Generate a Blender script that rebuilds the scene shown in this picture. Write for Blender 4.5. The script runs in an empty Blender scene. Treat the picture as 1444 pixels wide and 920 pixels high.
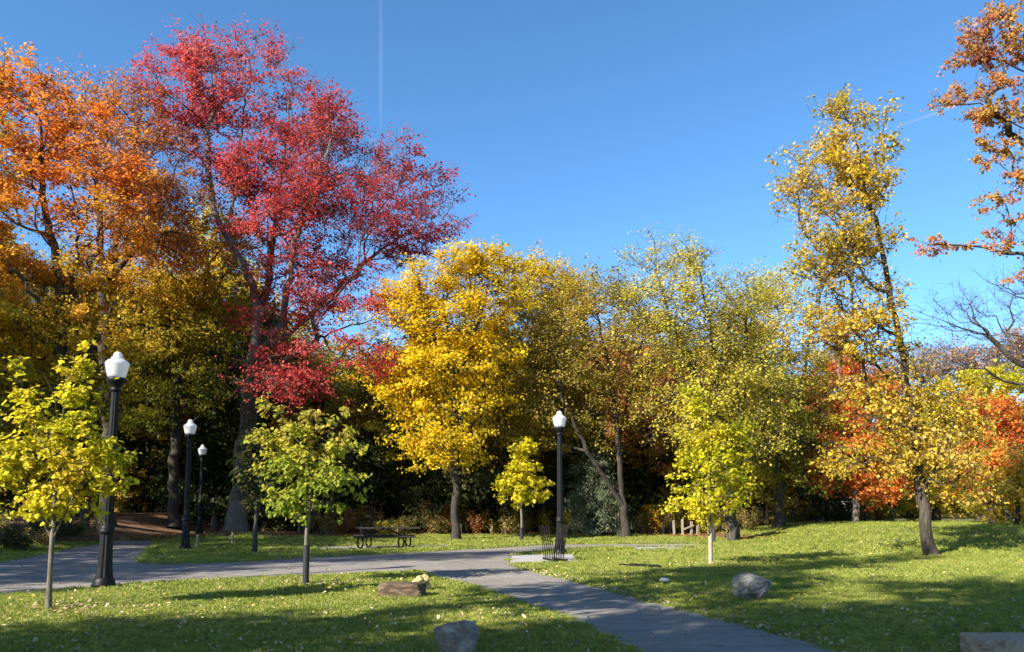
import bpy, bmesh, math, random
import numpy as np
from mathutils import Vector, noise, Matrix

SC = bpy.context.scene
COL = SC.collection
rng = np.random.default_rng(11)
random.seed(11)

# ------------------------------------------------------------------ camera
F_PX, PW, PH = 1150.0, 1444.0, 920.0          # focal length in photo pixels, photo size
PITCH, SHIFT_PX, EYE = math.radians(6.0), 134.0, 1.6
cam_d = bpy.data.cameras.new('camera')
cam_d.sensor_width = 36.0
cam_d.lens = 36.0 * F_PX / PW
cam_d.shift_y = SHIFT_PX / PW
cam_d.clip_start, cam_d.clip_end = 0.1, 30000.0
cam = bpy.data.objects.new('camera', cam_d)
cam.location = (0, 0, EYE)
cam.rotation_euler = (math.radians(90) + PITCH, 0, 0)
COL.objects.link(cam)
SC.camera = cam

# ------------------------------------------------------------------ daylight
SUN_ELEV = math.radians(32.0)
SUN_TO = Vector((-math.cos(math.radians(42)), -math.sin(math.radians(42)), 0))  # horizontal direction towards the sun
SUN_AZ = math.atan2(SUN_TO.x, SUN_TO.y)        # clockwise from +Y
world = bpy.data.worlds.new('World')
SC.world = world
world.use_nodes = True
wn = world.node_tree
sky = wn.nodes.new('ShaderNodeTexSky')
sky.sky_type = 'NISHITA'
sky.sun_disc = False
sky.sun_elevation = SUN_ELEV
sky.sun_rotation = SUN_AZ
sky.air_density, sky.dust_density, sky.ozone_density = 0.7, 0.0, 4.5
wn.nodes['Background'].inputs['Strength'].default_value = 0.112
hsv = wn.nodes.new('ShaderNodeHueSaturation')
hsv.inputs['Saturation'].default_value = 1.10
hsv.inputs['Hue'].default_value = 0.493
wn.links.new(sky.outputs['Color'], hsv.inputs['Color'])
wn.links.new(hsv.outputs['Color'], wn.nodes['Background'].inputs['Color'])
sun_l = bpy.data.lights.new('sun', 'SUN')
sun_l.energy, sun_l.angle, sun_l.color = 4.7, math.radians(0.5), (1.0, 0.93, 0.82)
sun = bpy.data.objects.new('sun', sun_l)
sun_dir = Vector((-SUN_TO.x * math.cos(SUN_ELEV), -SUN_TO.y * math.cos(SUN_ELEV), -math.sin(SUN_ELEV)))
sun.rotation_euler = sun_dir.to_track_quat('-Z', 'Y').to_euler()
COL.objects.link(sun)
SC.view_settings.view_transform = 'Standard'
SC.view_settings.look = 'None'
SC.view_settings.exposure = 1.4
SC.view_settings.gamma = 1.0
SC.view_settings.use_curve_mapping = False
SC.cycles.max_bounces = 6
SC.cycles.transmission_bounces = 4
SC.cycles.transparent_max_bounces = 6
SC.cycles.volume_bounces = 0

# ------------------------------------------------------------------ terrain and sight lines
def sstep(a, b, x):
    t = np.clip((np.asarray(x, float) - a) / (b - a), 0, 1)
    return t * t * (3 - 2 * t)

def terrain(x, y):
    x = np.asarray(x, float); y = np.asarray(y, float)
    z = 0.012 * np.sin(x * .9 + .4) * np.cos(y * .7) + 0.012 * np.sin(x * .31 + y * .43)
    z = z * sstep(3, 8, y)
    mound = 0.74 * sstep(9.5, 17.5, x) * sstep(23, 35.5, y) * (1 - 0.5 * sstep(39, 55, y))
    z = z + mound
    z = z + 0.10 * sstep(37, 45, y) + 0.026 * np.clip(y - 45, 0, 110) * (1 - .6 * sstep(6, 16, x))
    z = z + 0.85 * (1 - sstep(-22, -16.5, x)) * sstep(19, 27, y) * (1 - sstep(50, 70, y) * .5)
    z = z + 0.35 * np.exp(-((x + 13.2) ** 2 / 6 + (y - 39.6) ** 2 / 6))
    return z

def tz(x, y):
    return float(terrain(x, y))

CT, ST = math.cos(PITCH), math.sin(PITCH)
def ray(px, py):
    xc = (px - PW / 2) / F_PX
    yc = (PH / 2 - py + SHIFT_PX) / F_PX
    return np.array([xc, CT - yc * ST, ST + yc * CT])

def W(px, py, Y):                              # point seen at a photo pixel, Y metres away
    d = ray(px, py)
    return np.array([0, 0, EYE]) + d * (Y / d[1])

def G(px, py):                                 # ground point seen at a photo pixel
    d = ray(px, py)
    lo, prev = 3.0, 3.0
    for Y in np.concatenate([np.arange(3, 60, .25), np.arange(60, 200, 1.0)]):
        p = np.array([0, 0, EYE]) + d * (Y / d[1])
        if p[2] < tz(p[0], p[1]):
            lo, hi = prev, Y
            for _ in range(20):
                m = (lo + hi) / 2
                p = np.array([0, 0, EYE]) + d * (m / d[1])
                if p[2] < tz(p[0], p[1]): hi = m
                else: lo = m
            break
        prev = Y
    p = np.array([0, 0, EYE]) + d * (lo / d[1])
    return p

# ------------------------------------------------------------------ object helpers
def tag(o, label=None, cat=None, group=None, kind=None):
    if label: o['label'] = label
    if cat: o['category'] = cat
    if group: o['group'] = group
    if kind: o['kind'] = kind
    return o

def empty(name, loc=(0, 0, 0), rz=0.0):
    o = bpy.data.objects.new(name, None)
    o.empty_display_size = 0.2
    o.location = loc
    o.rotation_euler = (0, 0, rz)
    COL.objects.link(o)
    return o

def link(name, me, m=None, parent=None):
    if m is not None:
        me.materials.clear(); me.materials.append(m)
    o = bpy.data.objects.new(name, me)
    COL.objects.link(o)
    if parent: o.parent = parent
    return o

LAB = {}
def uniq(t):                                   # later ones of a row stand further right
    n = LAB.get(t, 0); LAB[t] = n + 1
    return t + ('', ', second along', ', third along', ', fourth along', ', fifth along', ', sixth along', ', seventh along')[min(n, 6)]

def copy_tree(o, parent=None):
    c = o.copy(); COL.objects.link(c); c.parent = parent
    for ch in list(o.children): copy_tree(ch, c)
    return c

def fast_mesh(name, V, polys, smooth=False, attrs=None):
    """polys: list of (n,k) index arrays"""
    me = bpy.data.meshes.new(name)
    V = np.asarray(V, np.float32)
    me.vertices.add(len(V)); me.vertices.foreach_set('co', V.ravel())
    idx = np.concatenate([p.ravel() for p in polys]).astype(np.int32)
    tot = np.concatenate([np.full(len(p), p.shape[1]) for p in polys]).astype(np.int32)
    st = np.concatenate([[0], np.cumsum(tot)[:-1]]).astype(np.int32)
    me.loops.add(len(idx)); me.loops.foreach_set('vertex_index', idx)
    me.polygons.add(len(tot)); me.polygons.foreach_set('loop_start', st)
    if smooth: me.polygons.foreach_set('use_smooth', np.ones(len(tot), bool))
    me.update(calc_edges=True)
    for k, v in (attrs or {}).items():
        a = me.attributes.new(k, 'FLOAT', 'FACE'); a.data.foreach_set('value', np.asarray(v, np.float32))
    return me

def bm_mesh(name, bm, smooth=False):
    bm.normal_update()
    me = bpy.data.meshes.new(name); bm.to_mesh(me); bm.free()
    if smooth: me.polygons.foreach_set('use_smooth', np.ones(len(me.polygons), bool))
    return me

def box(bm, c, s, rot=None, bevel=0.0):
    M = Matrix.Translation(c) @ (rot.to_4x4() if rot else Matrix.Identity(4)) @ Matrix.Diagonal((s[0], s[1], s[2], 1))
    r = bmesh.ops.create_cube(bm, size=1.0, matrix=M)
    if bevel:
        es = list({e for v in r['verts'] for e in v.link_edges})
        bmesh.ops.bevel(bm, geom=es, offset=bevel, segments=1, affect='EDGES')

def bar(bm, a, b, w, h=None):
    a, b = Vector(a), Vector(b); d = b - a
    box(bm, (a + b) / 2, (w, h or w, d.length), d.to_track_quat('Z', 'Y').to_matrix())

def lathe(bm, prof, n=24, flute=0.0, nf=0):
    rings = []
    for r, z in prof:
        ring = []
        for i in range(n):
            a = 2 * math.pi * i / n
            rr = r * (1 - flute * (i % 2)) if nf else r
            ring.append(bm.verts.new((rr * math.cos(a), rr * math.sin(a), z)))
        rings.append(ring)
    for A, B in zip(rings, rings[1:]):
        for i in range(n):
            bm.faces.new((A[i], A[(i + 1) % n], B[(i + 1) % n], B[i]))
    for ring, rev in ((rings[0], True), (rings[-1], False)):
        bm.faces.new(ring[::-1] if rev else ring)

def tube_arrays(P, R, k):
    """rings along the points P with radii R -> verts, quads"""
    P = np.asarray(P, float); R = np.asarray(R, float)
    T = np.gradient(P, axis=0)
    T /= np.linalg.norm(T, axis=1)[:, None] + 1e-9
    ref = np.array([0.31, 0.95, 0.05]) if abs(T[:, 2]).mean() > .6 else np.array([0.1, 0.2, 1.0])
    U = np.cross(T, ref); U /= np.linalg.norm(U, axis=1)[:, None] + 1e-9
    Vv = np.cross(T, U)
    a = np.arange(k) * 2 * math.pi / k
    ring = P[:, None, :] + R[:, None, None] * (np.cos(a)[None, :, None] * U[:, None, :] + np.sin(a)[None, :, None] * Vv[:, None, :])
    n = len(P)
    i = np.arange(n - 1)[:, None] * k; j = np.arange(k)[None, :]; j2 = (j + 1) % k
    Q = np.stack([i + j, i + j2, i + k + j2, i + k + j], -1).reshape(-1, 4)
    return ring.reshape(-1, 3), Q

class Arr:                                     # collects tubes into one mesh
    def __init__(s): s.V, s.Q, s.n = [], [], 0
    def tube(s, P, R, k):
        v, q = tube_arrays(P, R, k); s.V.append(v); s.Q.append(q + s.n); s.n += len(v)
    def mesh(s, name, smooth=True):
        return fast_mesh(name, np.concatenate(s.V), [np.concatenate(s.Q)], smooth)

# ------------------------------------------------------------------ materials
def new_mat(name):
    m = bpy.data.materials.new(name); m.use_nodes = True
    nt = m.node_tree; b = nt.nodes['Principled BSDF']
    return m, nt, b, nt.nodes['Material Output']

def N(nt, kind, **kw):
    n = nt.nodes.new(kind)
    for k, v in kw.items():
        if k in n.inputs: n.inputs[k].default_value = v
        else: setattr(n, k, v)
    return n

def ramp(nt, stops):
    r = nt.nodes.new('ShaderNodeValToRGB'); e = r.color_ramp.elements
    while len(e) < len(stops): e.new(0.5)
    for el, (p, c) in zip(e, stops): el.position = p; el.color = (*c, 1)
    return r

def leaf_mat(name, cols, trans=0.55, var=0.35):
    m, nt, b, out = new_mat(name)
    at = N(nt, 'ShaderNodeAttribute', attribute_name='tint')
    r = ramp(nt, [(i / (len(cols) - 1), c) for i, c in enumerate(cols)])
    nt.links.new(at.outputs['Fac'], r.inputs['Fac'])
    geo = N(nt, 'ShaderNodeNewGeometry')
    mr = N(nt, 'ShaderNodeMapRange', **{'To Min': 1 - var, 'To Max': 1 + var * .7})
    nt.links.new(geo.outputs['Random Per Island'], mr.inputs['Value'])
    hs = N(nt, 'ShaderNodeHueSaturation')
    nt.links.new(mr.outputs['Result'], hs.inputs['Value']); nt.links.new(r.outputs['Color'], hs.inputs['Color'])
    b.inputs['Roughness'].default_value = 0.55
    b.inputs['Specular IOR Level'].default_value = 0.16
    nt.links.new(hs.outputs['Color'], b.inputs['Base Color'])
    tr = N(nt, 'ShaderNodeBsdfTranslucent'); nt.links.new(hs.outputs['Color'], tr.inputs['Color'])
    mx = N(nt, 'ShaderNodeMixShader'); mx.inputs[0].default_value = trans
    nt.links.new(b.outputs[0], mx.inputs[1]); nt.links.new(tr.outputs[0], mx.inputs[2])
    nt.links.new(mx.outputs[0], out.inputs['Surface'])
    return m

def rough_mat(name, c1, c2, scale=8, rough=.9, bump=.4, detail=8, stretch=None, dist=.02, c3=None, spec=.3, metallic=0):
    m, nt, b, out = new_mat(name)
    tc = N(nt, 'ShaderNodeTexCoord')
    mp = N(nt, 'ShaderNodeMapping')
    if stretch: mp.inputs['Scale'].default_value = stretch
    nt.links.new(tc.outputs['Object'], mp.inputs['Vector'])
    n1 = N(nt, 'ShaderNodeTexNoise', Scale=scale, Detail=detail, Roughness=.65)
    nt.links.new(mp.outputs[0], n1.inputs['Vector'])
    st = [(.32, c1), (.68, c2)] if c3 is None else [(.3, c1), (.5, c2), (.7, c3)]
    r = ramp(nt, st)
    nt.links.new(n1.outputs['Fac'], r.inputs['Fac']); nt.links.new(r.outputs['Color'], b.inputs['Base Color'])
    b.inputs['Roughness'].default_value = rough; b.inputs['Specular IOR Level'].default_value = spec
    b.inputs['Metallic'].default_value = metallic
    if bump:
        bp = N(nt, 'ShaderNodeBump', Strength=bump, Distance=dist)
        nt.links.new(n1.outputs['Fac'], bp.inputs['Height']); nt.links.new(bp.outputs[0], b.inputs['Normal'])
    return m

PAL = dict(
    red=leaf_mat('red_leaves', [(.31, .028, .032), (.56, .062, .056), (.65, .15, .125), (.66, .34, .28)]),
    orange=leaf_mat('orange_leaves', [(.34, .33, .025), (.64, .45, .035), (.78, .37, .04), (.78, .23, .04)]),
    orange_top=leaf_mat('rust_leaves', [(.50, .29, .04), (.64, .25, .04), (.66, .20, .05), (.6, .30, .16)]),
    amber=leaf_mat('amber_leaves', [(.12, .14, .02), (.38, .31, .025), (.64, .38, .025), (.70, .28, .03)]),  # first dark green stands in for deep shade on the amber maple
    yellow=leaf_mat('yellow_leaves', [(.56, .37, .012), (.80, .56, .014), (.86, .64, .025), (.86, .66, .07)]),
    olive=leaf_mat('olive_leaves', [(.21, .18, .03), (.42, .32, .05), (.60, .46, .07), (.66, .46, .10)]),
    yellowgreen=leaf_mat('yellow_green_leaves', [(.30, .30, .035), (.56, .50, .055), (.76, .64, .085), (.80, .63, .15)]),
    gold=leaf_mat('gold_leaves', [(.34, .34, .035), (.68, .46, .04), (.78, .57, .09), (.76, .60, .24)]),
    lime=leaf_mat('lime_leaves', [(.36, .40, .02), (.64, .58, .025), (.80, .69, .045), (.68, .46, .08)]),
    green=leaf_mat('turning_green_leaves', [(.20, .28, .03), (.36, .42, .045), (.56, .51, .06), (.68, .50, .11)]),
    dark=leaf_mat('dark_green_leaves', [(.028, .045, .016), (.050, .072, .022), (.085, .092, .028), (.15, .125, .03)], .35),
    scarlet=leaf_mat('scarlet_leaves', [(.74, .40, .06), (.80, .33, .06), (.80, .21, .045), (.72, .11, .05)]),
    tan=leaf_mat('tan_leaves', [(.40, .26, .13), (.54, .35, .18), (.60, .34, .18), (.58, .41, .26)]),
    mixed=leaf_mat('mixed_orange_leaves', [(.40, .30, .05), (.62, .36, .09), (.66, .26, .12), (.62, .18, .16)]),
    spruce=leaf_mat('spruce_needles', [(.06, .085, .045), (.11, .14, .075), (.17, .195, .11), (.24, .24, .14)], .15),
    weed=leaf_mat('weed_leaves', [(.18, .19, .05), (.34, .31, .09), (.50, .39, .14), (.54, .30, .10)]),
)
BARK = rough_mat('bark', (.026, .021, .015), (.105, .088, .066), 5, .95, .9, 9, (3, 3, .6), .05)
BARK_PALE = rough_mat('pale_bark', (.085, .072, .052), (.22, .19, .145), 6, .95, .8, 9, (3, 3, .7), .05)
BARK_GREY = rough_mat('grey_bark', (.055, .048, .040), (.20, .175, .145), 5, .95, .9, 9, (3, 3, .6), .05)
BARK_DARK = rough_mat('dark_bark', (.018, .015, .012), (.07, .058, .045), 6, .95, .8, 8, (3, 3, .6), .04)
TWIG = rough_mat('twig', (.035, .028, .024), (.095, .075, .062), 9, .9, 0)
GUARD_BLACK = rough_mat('black_trunk_guard', (.012, .012, .012), (.035, .034, .032), 20, .6, .2)
GUARD_PALE = rough_mat('pale_trunk_guard', (.27, .23, .165), (.40, .34, .25), 14, .8, .2)
IRON = rough_mat('black_painted_iron', (.004, .004, .0045), (.009, .009, .0095), 30, .5, .12, spec=.22, dist=.004)
RACK = rough_mat('worn_black_metal', (.005, .0045, .0045), (.016, .010, .008), 14, .6, .2, spec=.2)
WOODGREY = rough_mat('weathered_wood', (.15, .125, .09), (.30, .255, .19), 14, .9, .5, 8, (4, 4, .7))
WOODDARK = rough_mat('dark_stained_wood', (.014, .012, .010), (.045, .036, .028), 18, .7, .3, 8, (.6, 5, 5))
CONCRETE = rough_mat('concrete', (.27, .265, .255), (.40, .39, .37), 7, .95, .25)
WALLMAT = rough_mat('pinkish_concrete', (.25, .20, .17), (.38, .31, .27), 3, .95, .25)
ROCK_GREY = rough_mat('grey_rock', (.085, .08, .072), (.19, .18, .165), 4, .9, 1, 12, (1, .6, 3.5), .05, (.29, .275, .25))
ROCK_MAUVE = rough_mat('mottled_rock', (.14, .092, .075), (.26, .19, .155), 6, .9, 1, 12, None, .05, (.42, .38, .33))
ROCK_TAN = rough_mat('tan_rock', (.24, .14, .05), (.48, .34, .16), 11, .95, 1, 12, None, .03, (.66, .54, .32))
ROCK_BROWN = rough_mat('brown_sandstone', (.035, .025, .016), (.085, .060, .036), 5, .95, .9, 12, (1, 1, 3), .02, (.20, .14, .085))
ROCK_SLAB = rough_mat('brown_slab', (.20, .12, .07), (.38, .26, .17), 12, .95, .8, 12, None, .02, (.38, .30, .22))

def asphalt():
    m, nt, b, out = new_mat('asphalt')
    L = nt.links.new
    tc = N(nt, 'ShaderNodeTexCoord')
    a = N(nt, 'ShaderNodeTexNoise', Scale=60, Detail=6, Roughness=.8)
    c = N(nt, 'ShaderNodeTexNoise', Scale=.5, Detail=8, Roughness=.65)
    mp = N(nt, 'ShaderNodeMapping'); mp.inputs['Rotation'].default_value = (0, 0, .55); mp.inputs['Scale'].default_value = (.3, 3.6, 1)
    d = N(nt, 'ShaderNodeTexNoise', Scale=1.6, Detail=7, Roughness=.6)
    e = N(nt, 'ShaderNodeTexNoise', Scale=4, Detail=8, Roughness=.75)
    for n in (a, c, e): L(tc.outputs['Object'], n.inputs['Vector'])
    L(tc.outputs['Object'], mp.inputs['Vector']); L(mp.outputs[0], d.inputs['Vector'])
    def mix(w, src, prev=None):
        q = N(nt, 'ShaderNodeMath', operation='MULTIPLY_ADD'); q.inputs[1].default_value = w; q.inputs[2].default_value = 0
        L(src, q.inputs[0])
        if prev is not None: L(prev, q.inputs[2])
        return q.outputs[0]
    h = mix(.30, d.outputs['Fac'], mix(.26, e.outputs['Fac'], mix(.24, c.outputs['Fac'], mix(.25, a.outputs['Fac']))))
    r = ramp(nt, [(.36, (.125, .112, .096)), (.52, (.225, .204, .178)), (.68, (.34, .312, .275))])
    L(h, r.inputs['Fac'])
    # thin wandering cracks
    wv = N(nt, 'ShaderNodeTexNoise', Scale=1.1, Detail=5); L(tc.outputs['Object'], wv.inputs['Vector'])
    vm = N(nt, 'ShaderNodeMixRGB'); vm.inputs[0].default_value = .22; L(tc.outputs['Object'], vm.inputs[1]); L(wv.outputs['Color'], vm.inputs[2])
    vo = N(nt, 'ShaderNodeTexVoronoi', Scale=.42); vo.feature = 'DISTANCE_TO_EDGE'; L(vm.outputs[0], vo.inputs['Vector'])
    cr = ramp(nt, [(.0, (0, 0, 0)), (.0055, (1, 1, 1))]); L(vo.outputs['Distance'], cr.inputs['Fac'])
    br = N(nt, 'ShaderNodeMixRGB'); br.blend_type = 'MULTIPLY'; br.inputs[0].default_value = .35
    L(r.outputs['Color'], br.inputs[1]); L(cr.outputs['Color'], br.inputs[2]); L(br.outputs[0], b.inputs['Base Color'])
    b.inputs['Roughness'].default_value = .85; b.inputs['Specular IOR Level'].default_value = .2
    bp = N(nt, 'ShaderNodeBump', Strength=.6, Distance=.008)
    L(a.outputs['Fac'], bp.inputs['Height']); L(bp.outputs[0], b.inputs['Normal'])
    return m
ASPHALT = asphalt()
SOIL = rough_mat('lawn_soil', (.045, .062, .016), (.10, .12, .032), 2.2, 1, .4, 10, None, .03, (.17, .16, .05))
LITTER = rough_mat('leaf_litter', (.05, .028, .014), (.16, .085, .04), 7, 1, .8, 12, None, .04, (.27, .15, .07))

def grass_mat(name, c):
    m, nt, b, out = new_mat(name)
    oi = N(nt, 'ShaderNodeObjectInfo')
    geo = N(nt, 'ShaderNodeNewGeometry')
    n = N(nt, 'ShaderNodeTexNoise', Scale=.55, Detail=6, Roughness=.7)
    nt.links.new(geo.outputs['Position'], n.inputs['Vector'])
    ad = N(nt, 'ShaderNodeMath', operation='MULTIPLY_ADD'); ad.inputs[1].default_value = .45
    nt.links.new(oi.outputs['Random'], ad.inputs[0])
    ml = N(nt, 'ShaderNodeMath', operation='MULTIPLY'); ml.inputs[1].default_value = .66
    nt.links.new(n.outputs['Fac'], ml.inputs[0]); nt.links.new(ml.outputs[0], ad.inputs[2])
    r = ramp(nt, c); nt.links.new(ad.outputs[0], r.inputs['Fac'])
    nt.links.new(r.outputs['Color'], b.inputs['Base Color'])
    b.inputs['Roughness'].default_value = .6; b.inputs['Specular IOR Level'].default_value = .25
    tr = N(nt, 'ShaderNodeBsdfTranslucent'); nt.links.new(r.outputs['Color'], tr.inputs['Color'])
    mx = N(nt, 'ShaderNodeMixShader'); mx.inputs[0].default_value = .38
    nt.links.new(b.outputs[0], mx.inputs[1]); nt.links.new(tr.outputs[0], mx.inputs[2])
    nt.links.new(mx.outputs[0], out.inputs['Surface'])
    return m
GRASS = grass_mat('grass_blades', [(.12, (.12, .175, .028)), (.45, (.235, .285, .042)), (.7, (.35, .37, .072)), (.92, (.50, .45, .17))])

# ------------------------------------------------------------------ ground, paths
def grid_axis(segs):
    out = [segs[0][0]]
    for a, b, s in segs:
        n = max(1, int(round((b - a) / s))); out += list(np.linspace(a, b, n + 1)[1:])
    return np.array(out)
gx = grid_axis([(-4000, -400, 600), (-400, -60, 20), (-60, -26, 2), (-26, 26, .4), (26, 60, 2), (60, 400, 20), (400, 4000, 600)])
gy = grid_axis([(-4000, -400, 600), (-400, -40, 20), (-40, 2, 2), (2, 56, .4), (56, 110, 2), (110, 400, 20), (400, 6000, 700)])
XX, YY = np.meshgrid(gx, gy)
ZZ = terrain(XX, YY)
nx, ny = len(gx), len(gy)
ii = (np.arange(ny - 1)[:, None] * nx + np.arange(nx - 1)[None, :]).ravel()
tag(link('ground', fast_mesh('ground', np.stack([XX, YY, ZZ], -1).reshape(-1, 3),
    [np.stack([ii, ii + 1, ii + nx + 1, ii + nx], -1)], True), SOIL), 'green lawn rolling up to the edge of the wood', kind='structure')

def resample(P, n):
    P = np.asarray(P, float)
    s = np.concatenate([[0], np.cumsum(np.linalg.norm(np.diff(P, axis=0), axis=1))])
    t = np.linspace(0, s[-1], n)
    return np.stack([np.interp(t, s, P[:, i]) for i in range(P.shape[1])], 1)

def smooth_line(P, it=3):
    P = np.asarray(P, float)
    for _ in range(it):
        Q = np.empty((2 * (len(P) - 1) + 2, P.shape[1])); Q[0] = P[0]; Q[-1] = P[-1]
        Q[1:-1:2] = .75 * P[:-1] + .25 * P[1:]; Q[2:-1:2] = .25 * P[:-1] + .75 * P[1:]
        P = Q
    return P

POLY = []                                      # outlines of hard surfaces, to keep grass off
def ribbon(name, left, right, mat, dz, label, n=240, m=14, ragged=.06, kind='structure'):
    A = resample(smooth_line([G(*p)[:2] for p in left]), n); B = resample(smooth_line([G(*p)[:2] for p in right]), n)
    k = np.arange(n)
    for E, ph in ((A, .3), (B, 1.7)):
        E += ragged * np.stack([np.sin(k * .9 + ph) * np.sin(k * .37), np.cos(k * .7 + ph) * np.sin(k * .53 + 1)], 1)
    t = np.linspace(0, 1, m)[None, :, None]
    P = A[:, None, :] * (1 - t) + B[:, None, :] * t
    z = terrain(P[..., 0], P[..., 1]) + dz
    V = np.concatenate([P, z[..., None]], -1).reshape(-1, 3)
    i = (np.arange(n - 1)[:, None] * m + np.arange(m - 1)[None, :]).ravel()
    o = link(name, fast_mesh(name, V, [np.stack([i, i + m, i + m + 1, i + 1], -1)], True), mat)
    tag(o, label, kind=kind)
    POLY.append(np.concatenate([A, B[::-1]]))
    return o

# walk that comes from the lower right and runs to the crossing
ribbon('path', [(1010, 1000), (905, 921), (820, 880), (740, 850), (660, 826), (590, 806), (540, 792)],
       [(1420, 1000), (1188, 921), (1060, 886), (940, 856), (860, 836), (775, 813), (718, 798), (716, 786), (722, 776)],
       ASPHALT, .016, 'grey asphalt walk crossing the lawn diagonally to the crossing')
# cross path from the left edge to the right
ribbon('cross_path', [(-220, 858), (0, 840), (100, 831), (200, 822), (300, 818), (440, 813), (560, 808), (690, 800), (716, 790), (740, 780), (800, 774), (900, 772), (985, 770.5)],
       [(-220, 806), (0, 800), (110, 799), (200, 798), (330, 794), (440, 787), (560, 781), (700, 774), (720, 772), (760, 769.5), (800, 768.5), (900, 767.5), (985, 767.5)],
       ASPHALT, .012, 'grey asphalt path running across the park from the left', n=220)
# branch that goes back into the wood
ribbon('wood_path', [(-160, 812), (0, 794), (60, 782), (110, 772), (150, 765), (166, 761.5)], [(330, 796), (205, 797), (192, 792), (205, 779), (216, 769), (224, 761.5)],
       ASPHALT, .008, 'short asphalt branch leading back into the dark wood', n=90)
ribbon('table_pad', [(440, 776), (500, 775), (580, 774), (634, 772)], [(450, 772), (500, 770.5), (580, 769.5), (640, 769)], ASPHALT, .012, 'grey strip of paving under the picnic table', n=40, m=5)
ribbon('rack_pad', [(719, 795.5), (815, 793)], [(722, 784.5), (806, 783)], CONCRETE, .03, 'pale concrete pad beside the walk under the bicycle rack', n=30, m=6, ragged=0)
ribbon('paving_strip', [(886, 775.5), (940, 775.5), (994, 774)], [(888, 772.8), (940, 772.4), (994, 772.4)], CONCRETE, .02, 'thin pale strip of paving in the lawn behind the lamp', n=30, m=4)
# leaf-strewn wood floor
fl = [(-900, 777), (-200, 792), (0, 770), (110, 764), (166, 761), (224, 761), (300, 757), (420, 757), (600, 754), (720, 755), (880, 755), (1000, 758), (1075, 762)]
A = np.array([G(*p)[:2] for p in fl]); A = resample(smooth_line(A), 160)
A[:, 1] += .35 * np.sin(np.arange(160) * 1.1) * np.sin(np.arange(160) * .43)
t = np.linspace(0, 1, 40)[None, :, None] ** 1.8
Bx = np.stack([A[:, 0] * 2.6 + 2, np.full(160, 150.0)], 1)
P = A[:, None, :] * (1 - t) + Bx[:, None, :] * t
V = np.concatenate([P, (terrain(P[..., 0], P[..., 1]) + .03)[..., None]], -1).reshape(-1, 3)
i = (np.arange(159)[:, None] * 40 + np.arange(39)[None, :]).ravel()
tag(link('forest_floor', fast_mesh('forest_floor', V, [np.stack([i, i + 1, i + 41, i + 40], -1)], True), LITTER), 'brown leaf litter on the floor of the wood', kind='structure')
FLOOR_EDGE = A

def inside(poly, x, y):
    r = np.zeros(len(x), bool); n = len(poly); j = n - 1
    for i in range(n):
        xi, yi = poly[i]; xj, yj = poly[j]
        c = ((yi > y) != (yj > y)) & (x < (xj - xi) * (y - yi) / (yj - yi + 1e-12) + xi)
        r ^= c; j = i
    return r

def on_lawn(x, y):
    x = x + rng.normal(0, .07, len(x)); y = y + rng.normal(0, .07, len(x))
    ok = np.ones(len(x), bool)
    for p in POLY: ok &= ~inside(p, x, y)
    o = np.argsort(FLOOR_EDGE[:, 0])
    lim = np.interp(x, FLOOR_EDGE[o, 0], FLOOR_EDGE[o, 1], right=60)
    return ok & (y < lim + rng.uniform(-.5, .5, len(x)))

# ------------------------------------------------------------------ trees
def grow(fixed, fpar, targets, bf, attach_from=0, up=0.0):
    nf, nt_ = len(fixed), len(targets)
    P = np.concatenate([fixed, targets]); par = np.full(nf + nt_, -1); par[:nf] = fpar
    pl = np.zeros(nf + nt_)
    for i in range(1, nf): pl[i] = pl[fpar[i]] + np.linalg.norm(P[i] - P[fpar[i]])
    T = targets
    def cost(j):
        v = T - P[j]; d = np.linalg.norm(v, axis=1)
        return d * (1 - up * np.clip(v[:, 2] / (d + 1e-6), -1, .6)) + bf * pl[j], d
    best = np.full(nt_, np.inf); bj = np.zeros(nt_, int)
    for j in range(attach_from, nf):
        c, _ = cost(j); m = c < best; best[m] = c[m]; bj[m] = j
    done = np.zeros(nt_, bool); order = list(range(nf))
    for _ in range(nt_):
        i = int(np.argmin(np.where(done, np.inf, best))); done[i] = True
        k = nf + i; par[k] = bj[i]; pl[k] = pl[bj[i]] + np.linalg.norm(P[k] - P[bj[i]]); order.append(k)
        c, _ = cost(k); m = (c < best) & ~done; best[m] = c[m]; bj[m] = k
    return P, par, order

def cat_rom(P, sub):
    if len(P) < 2: return P
    A = np.concatenate([[2 * P[0] - P[1]], P, [2 * P[-1] - P[-2]]])
    t = (np.arange(sub) / sub)[None, :, None]
    p0, p1, p2, p3 = A[:-3, None], A[1:-2, None], A[2:-1, None], A[3:, None]
    Q = .5 * (2 * p1 + (p2 - p0) * t + (2 * p0 - 5 * p1 + 4 * p2 - p3) * t ** 2 + (3 * p1 - p0 - 3 * p2 + p3) * t ** 3)
    return np.concatenate([Q.reshape(-1, P.shape[1]), P[-1:]])

LEAF4 = (np.array([[0, 0, 0], [.48, .40, .10], [1, 0, -.06], [.48, -.40, .10]]), np.array([[0, 1, 2, 3]]))
LEAF6 = (np.array([[0, 0, 0], [.32, .40, .12], [.72, .30, .08], [1.05, 0, -.10], [.72, -.30, .08], [.32, -.40, .12]]), np.array([[0, 3, 2, 1], [0, 5, 4, 3]]))
DEAD = (np.array([[0, 0, .16], [.3, .20, .02], [.7, .24, .22], [1.0, 0, .05], [.66, -.16, .20], [.28, -.26, .10]]), np.array([[0, 3, 2, 1], [0, 5, 4, 3]]))
NEEDLE = (np.array([[0, 0, 0], [.5, .10, .02], [1, 0, -.08], [.5, -.10, .02]]), np.array([[0, 1, 2, 3]]))

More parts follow.
